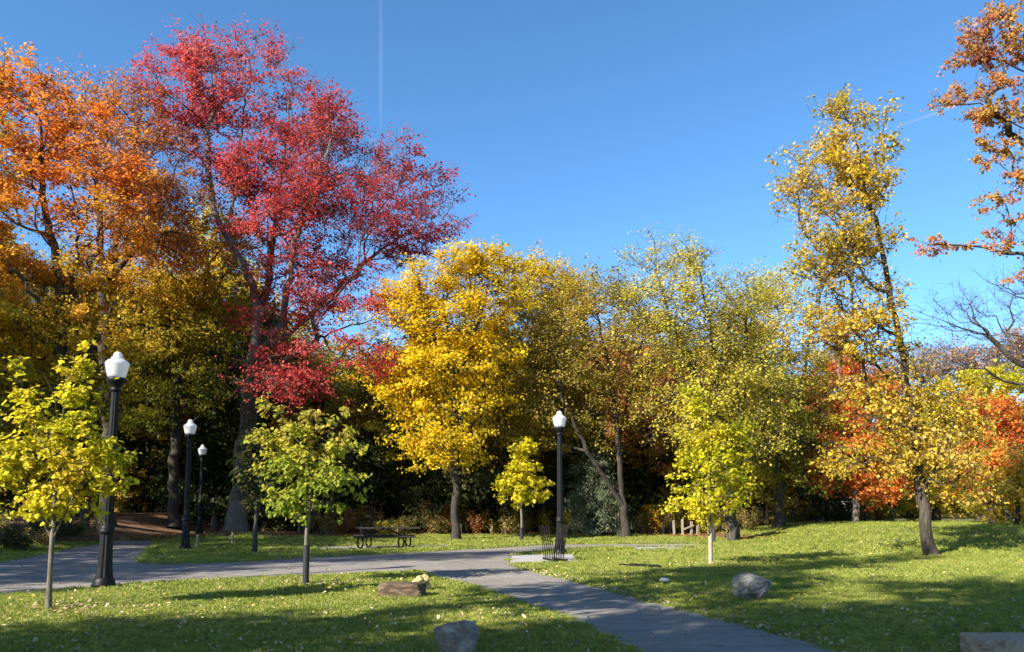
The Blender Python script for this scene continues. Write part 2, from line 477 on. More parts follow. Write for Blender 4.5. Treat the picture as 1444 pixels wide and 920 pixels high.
def leaf_frames(C, ctr, upb, outb, rnd, droop):
    n = len(C)
    o = C - ctr; o /= np.linalg.norm(o, axis=1)[:, None] + 1e-6
    Nn = np.array([0, 0, upb]) + o * outb + rng.normal(0, rnd, (n, 3))
    Nn /= np.linalg.norm(Nn, axis=1)[:, None] + 1e-9
    T = o * .6 + rng.normal(0, .8, (n, 3)) + np.array([0, 0, -droop])
    T -= Nn * (T * Nn).sum(1)[:, None]; T /= np.linalg.norm(T, axis=1)[:, None] + 1e-9
    return Nn, T, np.cross(Nn, T)

def leaf_mesh(name, C, frames, S, tint, tmpl=LEAF4):
    Nn, T, B = frames; tv, tf = tmpl; n, k = len(C), len(tv)
    V = C[:, None, :] + S[:, None, None] * (tv[None, :, 0, None] * T[:, None] + tv[None, :, 1, None] * B[:, None] + tv[None, :, 2, None] * Nn[:, None])
    Fc = (np.arange(n)[:, None, None] * k + tf[None]).reshape(-1, tf.shape[1])
    return fast_mesh(name, V.reshape(-1, 3), [Fc], False, {'tint': np.repeat(np.clip(tint, 0, 1), len(tf))})

def blob_points(blobs, n, shell=.5):
    """blobs: (centre, radii) in metres; random points, a little denser to the outside"""
    vol = np.array([np.prod(r) ** .85 for _, r in blobs]); cnt = rng.multinomial(n, vol / vol.sum())
    out = []
    for (c, r), k in zip(blobs, cnt):
        d = rng.normal(0, 1, (k, 3)); d /= np.linalg.norm(d, axis=1)[:, None]
        out.append(np.array(c) + d * (rng.random(k) ** (1 / (3 + 3 * shell)))[:, None] * np.array(r))
    return np.concatenate(out)

def clustered(blobs, n, shell, csize):
    nu = int(n * .35); nc = max(6, n // 6)
    cc = blob_points(blobs, nc, shell)
    k = rng.multinomial(n - nu, rng.dirichlet(np.full(nc, 3.0)))
    return np.concatenate([np.repeat(cc, k, 0) + rng.normal(0, 1, (n - nu, 3)) * np.array([csize, csize, csize * .5]), blob_points(blobs, nu, shell)])

def px_blobs(B, Y):
    out = []
    for b in B:
        px, py, rx, ry = b[:4]; dy = b[4] if len(b) > 4 else 0.0; yy = Y + dy
        s = yy / F_PX; ry_m = b[5] if len(b) > 5 else max(rx, ry) * s * .95
        out.append((W(px, py, yy), (rx * s, ry_m, ry * s * 1.03)))
    return out

def build_tree(name, lines, blobs, pal, rb, n_tips=600, leaves=40000, size=.13, bf=.35, base=None, attach=.3, spread=.5, flat=.55,
               tint=None, bark=None, tip=.012, twigs=2, up=0.1, tmpl=LEAF4, frame=(.75, .55, .55, .3), flare=.55, shell=.5,
               density=None, singles=0, tips_at=None, trunk_min=.3, twig_len=.5, svar=.3, rise=.1, scat=.30):
    """lines: list of (parent_line or None, [(x,y,z)...]) world polylines, first = trunk"""
    base = np.array(lines[0][1][0] if base is None else base, float)
    fixed, fpar, starts = [], [], []
    for pi, L in lines:
        L = np.array(L, float) - base
        ln = np.linalg.norm(np.diff(L, axis=0), axis=1).sum()
        if pi is None:
            pts = cat_rom(L, 6); pts = resample(pts, max(4, int(ln / .45))); prev = -1
        else:
            a, b = starts[pi]; cand = np.array(fixed[a:b]); j = a + int(np.argmin(np.linalg.norm(cand - L[0], axis=1)))
            L2 = np.concatenate([[fixed[j]], L[1:]]); pts = cat_rom(L2, 6); pts = resample(pts, max(3, int(ln / .45)))[1:]; prev = j
        s0 = len(fixed)
        amp = min(.06, rb * .2)
        for q, p in enumerate(pts):
            fixed.append(p + (rng.normal(0, amp, 3) if 0 < q < len(pts) - 1 else 0)); fpar.append(prev); prev = len(fixed) - 1
        starts.append((s0, len(fixed)))
    fixed = np.array(fixed)
    tg = clustered([(np.array(c) - base, np.array(r) * .93) for c, r in blobs], n_tips, shell, spread * 1.15)
    if tips_at is not None: tg = np.asarray(tips_at) - base
    tg = tg[tg[:, 2] > .15]
    a0 = int(attach * starts[0][1])
    P, par, order = grow(fixed, np.array(fpar), tg, bf, a0, up)
    n = len(P); cnt = np.zeros(n); kids = [[] for _ in range(n)]
    for i in order[1:]: kids[par[i]].append(i)
    for i in reversed(order):
        if not kids[i]: cnt[i] += 1
        if par[i] >= 0: cnt[par[i]] += cnt[i]
    p = math.log(rb / tip) / math.log(cnt[0])
    R = rb * (cnt / cnt[0]) ** p
    ta = starts[0][1]
    h = np.linalg.norm(P[:ta] - P[0], axis=1)
    R[:ta] *= 1 - .16 * np.clip(h / (h.max() + 1e-6), 0, 1)
    fl = flare * np.exp(-h / (rb * 1.6 + .05)); R[:ta] *= 1 + fl
    trunk, br = Arr(), Arr(); 
    stack = [(0, None)]
    seen_big = 0
    while stack:
        s, pr = stack.pop(); ch = [] if pr is None else [pr]; c = s
        while True:
            ch.append(c)
            if not kids[c]: break
            ks = sorted(kids[c], key=lambda q: -cnt[q])
            for q in ks[1:]: stack.append((q, c))
            c = ks[0]
        pts = P[ch]; rr = R[ch].copy()
        if pr is not None: rr[0] = min(R[pr] * .9, rr[1] * 1.35)
        big = rr.max() > rb * trunk_min
        if len(ch) > 1:
            if not big:
                pts = pts.copy(); ln = np.linalg.norm(np.diff(pts, axis=0), axis=1).mean()
            sub = 2 if rr.max() < .05 else 3
            Q = cat_rom(np.concatenate([pts, rr[:, None]], 1), sub)
            if not big: Q[1:-1, :3] += rng.normal(0, .035 * min(1.0, ln), (len(Q) - 2, 3))
            k = 3 if rr.max() < .03 else (5 if rr.max() < .12 else 12)
            (trunk if big else br).tube(Q[:, :3], np.maximum(Q[:, 3], .004), k)
    tips = P[len(fixed):]
    cx = tips.mean(0) - np.array([0, 0, .25 * np.ptp(tips[:, 2])])
    nt_ = len(tips); TW = max(twigs, 1)
    od = tips - cx; od /= np.linalg.norm(od, axis=1)[:, None] + 1e-6
    D = od[:, None, :] * .55 + rng.normal(0, 1, (nt_, TW, 3)) * np.array([.75, .75, .75 * flat]) + np.array([0, 0, rise])
    D *= (twig_len * rng.uniform(.5, 1.25, (nt_, TW)) / (np.linalg.norm(D, axis=2) + 1e-6))[..., None]
    bend = rng.normal(0, .08 * twig_len, (nt_, TW, 3))
    if twigs:
        for i_ in range(nt_):
            for q in range(TW):
                t_ = tips[i_]; d = D[i_, q]
                br.tube(np.array([t_, t_ + d * .5 + bend[i_, q], t_ + d]), np.array([tip * .8, tip * .6, tip * .3]), 3)
    root = empty(name, base)
    link('trunk', trunk.mesh('trunk'), bark or BARK, root)
    if br.n: link('branches', br.mesh('branches'), (bark or BARK) if bark is BARK_DARK else TWIG, root)
    if leaves:
        w = np.ones(len(tips)) if density is None else density(tips + base)
        w = w * rng.gamma(2.2, 1, len(tips)); per = rng.multinomial(leaves, w / w.sum())
        ci = np.repeat(np.arange(len(tips)), per)
        qi = rng.integers(0, TW, leaves); uu = rng.random(leaves) ** .8 * 1.08
        off = D[ci, qi] * uu[:, None] + bend[ci, qi] * (4 * uu * (1 - uu))[:, None] + rng.normal(0, 1, (leaves, 3)) * np.array([1, 1, flat]) * spread * scat
        C = tips[ci] + off; k = C[:, 2] > .25; C = C[k]; ci = ci[k]
        ctr = tips.mean(0) - np.array([0, 0, .15 * np.ptp(tips[:, 2])])
        fr = leaf_frames(C, ctr, *frame)
        S = size * (1 + rng.normal(0, svar, len(C)).clip(-.6, .9))
        tv = np.clip(rng.beta(2, 2, len(tips)), 0, 1)[ci] * .55 + rng.random(len(C)) * .45 if tint is None else tint(C + base, ci, len(tips))
        ns = min(singles, len(C))
        if ns:
            near = np.argsort((C + base)[:, 1])
            pick = near[:int(len(near) * .55)]; pick = rng.permutation(pick)[:ns]
            mask = np.ones(len(C), bool); mask[pick] = False
            protos = [leaf_mesh('leaf', np.zeros((1, 3)), (np.array([[0, 0, 1.]]), np.array([[1., 0, 0]]), np.array([[0, 1., 0]])), np.ones(1), np.array([v]), tmpl) for v in (.1, .35, .6, .85)]
            for me in protos: me.materials.append(PAL[pal])
            for q in pick:
                o = bpy.data.objects.new('leaf', protos[min(3, int(np.clip(tv[q], 0, .99) * 4))]); COL.objects.link(o); o.parent = root
                M = Matrix((fr[1][q], fr[2][q], fr[0][q])).transposed() * float(S[q])
                M = M.to_4x4(); M.translation = C[q]; o.matrix_local = M
            C, S, tv, fr = C[mask], S[mask], tv[mask], tuple(f[mask] for f in fr)
        cr = link('crown', leaf_mesh('crown', C, fr, S, tv, tmpl), PAL[pal], root)
        cr['kind'] = 'stuff'
    return root

def pxl(Y, pts, dy=0.0):
    return [W(px, py, Y + dy + (q[0] if q else 0)) for px, py, *q in pts]

def trunk_line(px, py, pts, Y=None):
    """ground point below the first pixel, then pixels at that distance"""
    g = G(px, py) if Y is None else W(px, py, Y)
    g = np.array([g[0], g[1], tz(g[0], g[1]) - .05])
    return g, [g] + [W(a, b, g[1] + (c[0] if c else 0)) for a, b, *c in pts]

def noise_tint(scale, lo=.15, hi=.85, zfun=None):
    def f(C, ci, nt_):
        a = rng.random(nt_)[ci]
        v = lo + (hi - lo) * (.5 * a + .35 * rng.random(len(C)) + .15 * np.sin(C[:, 0] * scale) * np.sin(C[:, 2] * scale * 1.3 + 1))
        if zfun is not None: v = v + zfun(C)
        return v
    return f

def off_tint(zlo, zhi, a, b, jit=.3):                 # leaf colour by height: turning trees, plus painted shade low on the amber maple
    def f(C, ci, nt_):
        t = np.clip((C[:, 2] - zlo) / (zhi - zlo), 0, 1)
        return a + (b - a) * t + jit * (rng.random(nt_)[ci] - .5) + .22 * (rng.random(len(C)) - .5)
    return f

# --- the tall red maple
g, L0 = trunk_line(331, 757, [(338, 700), (347, 620), (353, 550), (358, 500), (362, 465)], 43)
red_lines = [(None, L0),
    (0, [L0[-1]] + pxl(43, [(362, 430, -.3), (347, 385, -.6), (320, 335, -1), (296, 288, -1.2), (268, 255, -1.4), (236, 232, -1.6)])),
    (0, [L0[-1]] + pxl(43, [(374, 420, .5), (384, 350, .6), (392, 270, .8), (404, 190, .5), (412, 120, .4)])),
    (0, [L0[-2]] + pxl(43, [(392, 465, -.8), (408, 400, -1.2), (420, 320, -1.5), (455, 240, -1.5), (470, 180, -1.2)])),
    (0, [L0[-2]] + pxl(43, [(410, 470, 1), (455, 425, 1.5), (500, 385, 1.5), (540, 350, 1), (600, 320, .5)])),
    (0, [L0[-3]] + pxl(43, [(420, 495, -1.5), (480, 465, -2), (530, 450, -2.2)])),
    (1, pxl(43, [(300, 292, -1.2), (292, 220, -.6), (300, 150, 0), (308, 70, .2)])),
    (1, pxl(43, [(318, 332, -1), (335, 250, 0), (345, 150, .6), (350, 80, .8)])),
]
red_blobs = [(305, 110, 50, 72), (250, 165, 50, 55), (222, 118, 26, 34), (345, 85, 26, 42), (278, 68, 26, 34), (330, 190, 70, 70), (420, 160, 55, 66), (478, 190, 48, 55),
    (400, 250, 85, 80), (322, 262, 48, 45), (480, 270, 75, 65), (545, 235, 54, 50), (598, 282, 54, 44), (640, 322, 28, 18), (560, 330, 80, 46), (425, 350, 80, 70, -1),
    (500, 410, 76, 42, -2), (410, 440, 52, 40, -3), (560, 430, 50, 34, -3), (475, 500, 70, 36, -4.5), (372, 520, 36, 20, -4.5), (395, 545, 34, 14, -5), (440, 540, 60, 18, -5), (520, 495, 48, 28, -4.5), (350, 300, 40, 40, -1),
    (400, 90, 30, 32, .5), (440, 300, 60, 60, -3), (530, 290, 50, 50, -2.5)]
r = build_tree('red_maple_tree', red_lines, px_blobs(red_blobs, 43), 'red', .47, 1200, 76000, .125, .30, attach=.72, spread=.52, flat=.5,
               tint=noise_tint(.5, .05, .9), flare=.6, bark=BARK_GREY, twigs=5, twig_len=1.0, trunk_min=.22)
tag(r, 'tall crimson maple with a massive forked trunk at the edge of the wood', 'tree')
RED_BASE = g

# --- the orange maple on the far left
g, L0 = trunk_line(80, 766, [(80, 640), (82, 540), (88, 480)], 35)
ol = [(None, L0), (0, [L0[-1]] + pxl(35, [(84, 400), (66, 300), (58, 220), (62, 120)])), (0, [L0[-1]] + pxl(35, [(100, 420, .5), (112, 340, .8), (130, 260, 1), (155, 180, 1)])),
      (0, [L0[-1]] + pxl(35, [(60, 440, -1), (20, 380, -1.5), (-30, 330, -2)]))]
ob = [(40, 110, 60, 40), (-20, 120, 50, 45), (10, 200, 80, 60), (80, 190, 55, 55), (140, 215, 55, 55), (60, 280, 90, 60), (150, 310, 70, 50), (-30, 290, 70, 60), (190, 260, 36, 34),
      (90, 370, 90, 45), (180, 390, 60, 40), (0, 400, 80, 50), (60, 450, 100, 45), (150, 480, 80, 40), (-20, 500, 90, 50), (60, 540, 90, 40), (150, 560, 60, 34), (195, 545, 40, 34), (185, 590, 40, 26), (20, 590, 90, 36)]
zl, zh = W(0, 590, 35)[2], W(0, 260, 35)[2]
r = build_tree('orange_maple_tree', ol, px_blobs(ob, 35), 'orange', .42, 900, 64000, .135, .35, attach=.55, spread=.5, flat=.42, tint=off_tint(zl, zh, .06, .86),
               twigs=4, twig_len=.85)
tag(r, 'big orange maple turning yellow below, at the left edge of the picture', 'tree')
# --- sparse half-bare maple between the orange and the red crowns
g, L0 = trunk_line(150, 762, [(152, 640), (150, 540), (148, 480), (150, 400)], 41)
bl = [(None, L0), (0, [L0[-1]] + pxl(41, [(170, 320), (185, 240), (200, 160)])), (0, [L0[-1]] + pxl(41, [(190, 350), (225, 290), (250, 230)])), (0, [L0[-1]] + pxl(41, [(140, 320), (130, 220), (120, 130)]))]
bb = [(185, 150, 50, 55), (130, 150, 40, 50), (215, 230, 55, 60), (160, 240, 60, 60), (250, 280, 45, 40), (200, 320, 70, 45), (240, 350, 50, 26)]
r = build_tree('half_bare_maple_tree', bl, px_blobs(bb, 41), 'orange_top', .32, 560, 19000, .125, .32, attach=.6, spread=.55, twigs=4, twig_len=1.1, tip=.012)
tag(r, 'half bare rust coloured maple between the orange crown and the red crown', 'tree')
# --- amber and green maples below the gap
g, L0 = trunk_line(245, 760, [(246, 660), (250, 560), (252, 480)], 45)
cb = [(230, 340, 55, 36), (290, 330, 50, 36), (250, 400, 75, 45), (190, 420, 50, 40), (315, 400, 36, 50), (250, 470, 80, 45), (180, 500, 60, 45), (300, 480, 50, 50), (230, 540, 80, 35), (200, 590, 50, 26), (310, 545, 40, 40)]
zl, zh = W(0, 600, 45)[2], W(0, 360, 45)[2]
r = build_tree('amber_maple_tree', [(None, L0), (0, [L0[-1]] + pxl(45, [(230, 420), (215, 360)])), (0, [L0[-1]] + pxl(45, [(280, 430), (300, 350)]))], px_blobs(cb, 45), 'amber', .3, 520, 36000, .15, .35, attach=.5, spread=.6, flat=.4, tint=off_tint(zl, zh, -.08, .8), twigs=3, twig_len=.9, bark=BARK_DARK)  # deep shade painted in: low boughs tinted darker, dark bark on the trunk
tag(r, 'amber and green maple filling the gap left of the red maple trunk', 'tree')
# --- bright yellow maple
g, L0 = trunk_line(643, 752, [(643, 690), (640, 620), (642, 540)], 39)
yb = [(650, 395, 48, 36), (688, 385, 36, 30), (600, 425, 42, 32), (695, 430, 38, 46), (640, 460, 70, 46), (582, 485, 36, 40), (694, 500, 36, 42), (625, 530, 66, 42), (585, 560, 36, 30), (660, 570, 50, 34),
      (630, 620, 46, 28), (600, 600, 40, 30), (555, 545, 26, 26), (560, 440, 28, 34)]
r = build_tree('yellow_maple_tree', [(None, L0), (0, [L0[-1]] + pxl(39, [(630, 460), (625, 400)])), (0, [L0[-1]] + pxl(39, [(670, 470), (690, 400)])), (0, [L0[-2]] + pxl(39, [(600, 570), (575, 500)]))],
               px_blobs(yb, 39), 'yellow', .19, 800, 52000, .125, .35, attach=.55, spread=.5, flat=.5, tint=noise_tint(.6, .15, 1.0), bark=BARK_DARK, twigs=4, twig_len=.8, frame=(.6, .7, .55, .3))
tag(r, 'dense bright yellow maple right of the red maple', 'tree')
# --- olive tree with a leaning many-stemmed trunk
g, L0 = trunk_line(882, 752, [(880, 710), (876, 670), (872, 640)], 41)
ol2 = [(None, L0), (0, [L0[1]] + pxl(41, [(850, 670, -.4), (815, 610, -1), (790, 550, -1.2), (780, 480, -1)])), (0, [L0[-1]] + pxl(41, [(868, 580), (855, 500), (840, 430)])),
       (0, [L0[-1]] + pxl(41, [(880, 590, .5), (895, 520, .7), (910, 450, .6)])), (1, pxl(41, [(815, 610, -1), (760, 540, -1.5), (735, 480, -1.5)])), (2, pxl(41, [(862, 545), (820, 470), (800, 420)]))]
b2 = [(840, 415, 55, 32), (790, 430, 50, 36), (890, 420, 45, 36), (760, 480, 48, 44), (830, 480, 75, 50), (900, 490, 48, 50), (740, 540, 40, 40), (800, 545, 70, 44), (880, 560, 60, 44), (770, 600, 56, 34), (735, 590, 34, 36), (850, 610, 40, 24)]
r = build_tree('olive_ash_tree', ol2, px_blobs(b2, 41), 'olive', .20, 800, 36000, .115, .28, attach=.6, spread=.55, flat=.6, tint=noise_tint(.5, 0, 1.0), twigs=4, twig_len=.8, bark=BARK_DARK, trunk_min=.25, tip=.009)
tag(r, 'olive brown tree with dark forked stems behind the right lamp', 'tree')
# --- tall yellow-green tree (left of the pair)
g, L0 = trunk_line(1033, 763, [(1030, 700), (1022, 640), (1010, 590)], 38)
el = [(None, L0), (0, [L0[-1]] + pxl(38, [(985, 540), (960, 490), (940, 430), (925, 380)])), (0, [L0[-1]] + pxl(38, [(1010, 520), (1000, 450), (985, 380)])), (0, [L0[-2]] + pxl(38, [(1045, 580), (1050, 500), (1055, 430)])), (1, pxl(38, [(970, 510), (930, 480), (910, 450)]))]
b3 = [(935, 385, 42, 32), (985, 390, 38, 36), (920, 440, 40, 36), (975, 450, 52, 42), (1040, 420, 45, 36), (1030, 480, 60, 44), (945, 510, 44, 38), (1000, 540, 60, 44), (1060, 530, 50, 50), (960, 580, 46, 36), (1070, 590, 44, 40), (1010, 600, 44, 34)]
r = build_tree('pale_yellow_elm_tree', el, px_blobs(b3, 38), 'yellowgreen', .24, 720, 30000, .11, .28, attach=.55, spread=.55, flat=.6, tint=noise_tint(.6, .1, 1.0), twigs=4, twig_len=.9, trunk_min=.25)
tag(r, 'airy yellow green tree with thin rising boughs behind the pale wrapped sapling', 'tree')
# --- round yellow-green tree (right of the pair)
g, L0 = trunk_line(1098, 762, [(1098, 690), (1100, 620)], 43)
b4 = [(1090, 420, 45, 30), (1140, 430, 45, 36), (1060, 455, 42, 36), (1110, 490, 66, 44), (1170, 490, 38, 44), (1150, 550, 50, 46), (1090, 560, 56, 44), (1130, 620, 66, 40), (1090, 665, 46, 30), (1160, 660, 40, 36), (1060, 640, 34, 36)]
zl, zh = W(0, 690, 43)[2], W(0, 470, 43)[2]
r = build_tree('green_gold_tree', [(None, L0), (0, [L0[-1]] + pxl(43, [(1080, 550), (1075, 470)])), (0, [L0[-1]] + pxl(43, [(1130, 540), (1145, 460)]))], px_blobs(b4, 43), 'yellowgreen', .24, 620, 34000, .12, .3, attach=.4, spread=.6, flat=.55, tint=off_tint(zl, zh, .0, .85, .4), twigs=3, twig_len=.9)
tag(r, 'rounded green gold tree between the airy yellow tree and the orange one', 'tree')

# --- leaning gold linden on the right lawn
g, L0 = trunk_line(1315, 784, [(1304, 740), (1299, 690), (1290, 610), (1278, 540), (1268, 480), (1255, 420), (1242, 350), (1228, 290), (1212, 230), (1204, 180)])
LY = g[1]
ll = [(None, L0), (0, [L0[6]] + pxl(LY, [(1225, 400, -.4), (1190, 330, -.8), (1150, 280, -1), (1115, 260, -1)])), (0, [L0[3]] + pxl(LY, [(1250, 590, -1), (1210, 590, -1.5), (1180, 620, -1.6)])),
      (0, [L0[3]] + pxl(LY, [(1320, 570, .5), (1345, 560, .8), (1360, 590, .8)])), (0, [L0[7]] + pxl(LY, [(1250, 300, .5), (1262, 240, .6)])), (0, [L0[2]] + pxl(LY, [(1330, 640, -1), (1360, 650, -1.2)]))]
b5 = [(1195, 165, 28, 30), (1240, 170, 26, 24), (1200, 215, 50, 26), (1262, 215, 22, 18), (1150, 240, 46, 28), (1215, 260, 42, 26), (1120, 280, 28, 22), (1165, 300, 44, 24), (1228, 300, 20, 16), (1180, 345, 60, 22), (1240, 345, 26, 18),
      (1150, 380, 40, 20), (1200, 400, 56, 24), (1160, 430, 42, 20), (1220, 440, 42, 22), (1265, 430, 24, 18), (1180, 470, 40, 22), (1240, 485, 22, 18),
      (1235, 395, 24, 15), (1170, 360, 40, 15), (1215, 365, 24, 12), (1262, 460, 18, 18), (1225, 470, 26, 16), (1140, 470, 34, 18), (1200, 500, 40, 18), (1160, 520, 20, 12), (1250, 515, 26, 16), (1285, 530, 36, 30), (1240, 560, 40, 24), (1320, 570, 44, 26), (1225, 610, 26, 18), (1270, 600, 50, 28), (1350, 600, 40, 26), (1230, 640, 56, 24), (1310, 640, 52, 26), (1190, 660, 30, 22), (1360, 650, 36, 26), (1265, 672, 34, 14), (1345, 685, 40, 14)]
r = build_tree('leaning_linden_tree', ll, px_blobs(b5, LY), 'gold', .18, 1000, 27000, .092, .30, density=lambda P: np.where(P[:, 2] < 8, 1.15, np.where(P[:, 2] > 11.5, 1.5, 1.0)), attach=.18, spread=.34, flat=.6, tint=noise_tint(.8, 0, 1.0), tmpl=LEAF6,
               frame=(.35, .5, .7, 1.1), twigs=3, twig_len=.6, bark=BARK, tip=.009, flare=.45)
tag(r, 'tall leaning gold leaved tree standing alone on the right lawn', 'tree')

# --- right-hand back row
def simple(name, px, py, Y, blobs, pal, rb, tips, leaves, size, label, spread=.5, tintf=None, stems=1, bark=None, twigs=3, twig_len=.7, frame=(.7, .55, .6, .3), flat=.5, attach=.4, group=None, top=None, lean=0):
    b0 = W(px, py, Y); z0 = tz(b0[0], Y) - .05
    ws = px_blobs(blobs, Y)
    ys = np.array([c[2] for c, _ in ws]); xs = np.array([c[0] for c, _ in ws])
    g0 = np.array([b0[0], Y, z0]); top_ = np.array([xs.mean() + lean, Y, ys.max()])
    mid = g0 * .5 + top_ * .5; mid[0] = b0[0] * .7 + xs.mean() * .3
    r = build_tree(name, [(None, [g0, mid, top_])], ws, pal, rb, tips, leaves, size, .35, attach=attach, spread=spread, flat=flat, tint=tintf, bark=bark, twigs=twigs, twig_len=twig_len, frame=frame)
    return tag(r, label, 'tree', group)

simple('orange_red_maple_tree', 1208, 760, 42, [(1203, 540, 32, 32), (1185, 580, 34, 32), (1228, 575, 38, 38), (1195, 630, 48, 34), (1250, 640, 40, 36), (1185, 670, 34, 22), (1230, 680, 46, 22)], 'scarlet', .14, 300, 20000, .13,
       'small orange red maple behind the leaning gold tree', bark=BARK_PALE)
simple('scarlet_maple_tree', 1400, 752, 40, [(1395, 590, 32, 24), (1410, 630, 38, 30), (1375, 640, 30, 30), (1430, 600, 26, 30), (1420, 670, 40, 26), (1375, 680, 30, 22)], 'scarlet', .16, 260, 13000, .13, 'scarlet and orange maple at the right edge of the picture')
simple('lemon_tree', 1420, 756, 47, [(1360, 560, 46, 26), (1410, 550, 46, 32), (1460, 570, 50, 44), (1330, 590, 40, 30), (1390, 600, 60, 40), (1460, 640, 60, 50), (1340, 640, 44, 40)], 'lime', .26, 360, 26000, .15, 'lemon yellow tree behind the scarlet maple at right')
simple('low_gold_tree', 1436, 756, 37, [(1430, 690, 34, 26), (1455, 660, 36, 40), (1420, 715, 26, 16), (1460, 720, 30, 20)], 'gold', .10, 160, 8000, .13, 'low gold leaved tree at the right edge on the mound')
simple('rust_twiggy_tree', 1395, 752, 60, [(1415, 490, 36, 24), (1445, 505, 40, 34), (1380, 530, 46, 20), (1340, 525, 46, 22)], 'tan', .3, 320, 9000, .15, 'tan twiggy tree far behind the lemon yellow tree', twigs=5, twig_len=1.3)
simple('pinkish_bare_tree', 1310, 752, 64, [(1300, 520, 46, 26), (1340, 510, 50, 24), (1290, 560, 50, 30), (1240, 530, 40, 30)], 'tan', .3, 340, 6000, .15, 'pinkish half bare tree on the skyline right of the leaning trunk', twigs=7, twig_len=1.5)
simple('green_yellow_tree', 1320, 752, 45, [(1310, 620, 50, 40), (1350, 660, 50, 36), (1290, 660, 44, 34), (1330, 700, 60, 24), (1380, 700, 46, 26)], 'yellowgreen', .2, 320, 20000, .14, 'broad green yellow tree behind the trunk of the leaning tree')
# behind the middle
simple('yellow_top_tree', 800, 752, 52, [(770, 410, 40, 34), (815, 395, 26, 24), (745, 430, 30, 40), (800, 440, 50, 34), (770, 500, 50, 50)], 'yellow', .26, 360, 16000, .15, 'yellow tree showing its top behind the olive brown tree', twigs=4, twig_len=1.4)
simple('russet_tree', 925, 752, 55, [(920, 480, 34, 30), (900, 520, 40, 36), (940, 540, 40, 40), (915, 600, 40, 40)], 'mixed', .26, 260, 14000, .16, 'russet tree glimpsed between the olive tree and the airy yellow tree')
simple('brown_understory_tree', 712, 752, 45, [(715, 560, 30, 30), (700, 600, 32, 30), (735, 610, 34, 34), (705, 640, 28, 22)], 'amber', .13, 240, 11000, .13, 'brownish small tree between the yellow maple and the right lamp')
simple('golden_birch_tree', 300, 752, 56, [(300, 330, 26, 40), (300, 400, 40, 40), (330, 430, 40, 50), (540, 470, 1, 1)][:3], 'yellow', .22, 220, 11000, .16, 'yellow tree glimpsed left of the red maple trunk')

# --- spruce
g0 = G(838, 754); SY = 42.5
g0 = np.array([W(838, 750, SY)[0], SY, tz(W(838, 750, SY)[0], SY) - .05])
hs = W(838, 590, SY)[2] - g0[2]
tp = []
for q in range(17):                            # whorls of drooping boughs
    f = q / 16; rr = 1.5 * (1 - f) ** .85 + .10
    for m_ in range(int(11 - 6 * f)):
        a_ = rng.uniform(0, 6.28)
        for t_ in (.35, .7, 1.0):
            tp.append(g0 + np.array([rr * t_ * math.cos(a_) * rng.uniform(.85, 1.15), rr * t_ * math.sin(a_), .75 + (hs - .8) * f + rng.normal(0, .06) + .12 * t_ - .38 * t_ * t_ * (1 - f)]))
r = build_tree('spruce_tree', [(None, [g0, g0 + np.array([.05, 0, hs * .5]), g0 + np.array([0, 0, hs])])], [(g0, (1, 1, 1))], 'spruce', .10, 10, 34000, .14, .9, attach=.04, spread=.3, flat=.8,
               tmpl=NEEDLE, frame=(.3, .5, .8, .9), twigs=3, twig_len=.42, bark=BARK_DARK, rise=-.35, tips_at=tp)
tag(r, 'grey green spruce at the wood edge right of the lamp', 'conifer')

# --- off-frame maple whose boughs hang into the upper right, and a bare tree beside it
g0 = np.array([17.2, 21.0, tz(17.2, 21) - .05])
tl = [(None, [g0, g0 + np.array([-.2, 0, 4]), g0 + np.array([-.4, 0, 9]), g0 + np.array([-.3, .2, 16])])]
for pts in ([(1480, 60), (1430, 70), (1380, 110), (1330, 150)], [(1500, 200), (1440, 180), (1390, 150), (1330, 145)], [(1490, 380), (1430, 352), (1370, 340), (1310, 345)], [(1480, 280), (1430, 270), (1390, 290)]):
    q = pxl(21, pts); tl.append((0, [np.array([g0[0] - .3, 21, q[0][2] - .8])] + q))
b6 = [(1430, 20, 40, 22), (1385, 5, 20, 8), (1420, 75, 40, 24), (1370, 80, 30, 18), (1440, 110, 28, 20), (1385, 125, 34, 14), (1330, 112, 20, 10), (1345, 145, 30, 8), (1318, 152, 14, 6), (1435, 175, 24, 18), (1415, 215, 30, 14), (1385, 200, 16, 12), (1435, 260, 24, 18), (1400, 285, 26, 12), (1430, 320, 26, 18),
      (1380, 345, 34, 9), (1330, 343, 30, 7), (1300, 350, 14, 6), (1345, 375, 10, 12), (1425, 350, 24, 12), (1405, 45, 40, 24), (1400, 160, 30, 14), (1440, 215, 24, 20), (1440, 300, 20, 20), (1425, 385, 24, 14), (1500, 60, 60, 60), (1520, 200, 60, 70), (1510, 330, 60, 50), (1560, 120, 60, 80)]
r = build_tree('overhanging_maple_tree', tl, px_blobs(b6, 21), 'mixed', .30, 860, 30000, .072, .30, attach=.3, spread=.17, flat=.8, tint=noise_tint(.9, 0, 1.0), tmpl=LEAF6, frame=(.4, .3, .8, .5), twigs=2, twig_len=.3, tip=.007)
tag(r, 'copper and pink maple reaching into the upper right corner', 'tree')
g0 = np.array([18.6, 25.0, tz(18.6, 25) - .05])
tl = [(None, [g0, g0 + np.array([0, 0, 5]), g0 + np.array([-.3, 0, 10])])]
for pts in ([(1480, 538), (1420, 540), (1395, 525), (1345, 510), (1300, 490)], [(1480, 520), (1425, 505), (1400, 480), (1350, 460), (1300, 440)], [(1470, 430), (1420, 410), (1390, 395)]):
    q = pxl(25, pts); tl.append((0, [np.array([g0[0] - .1, 25, max(1.5, q[0][2] - .5)])] + q))
b7 = [(1400, 450, 50, 40), (1340, 450, 40, 24), (1440, 420, 30, 36), (1360, 500, 40, 20), (1320, 470, 24, 20), (1420, 520, 24, 22), (1500, 400, 50, 60)]
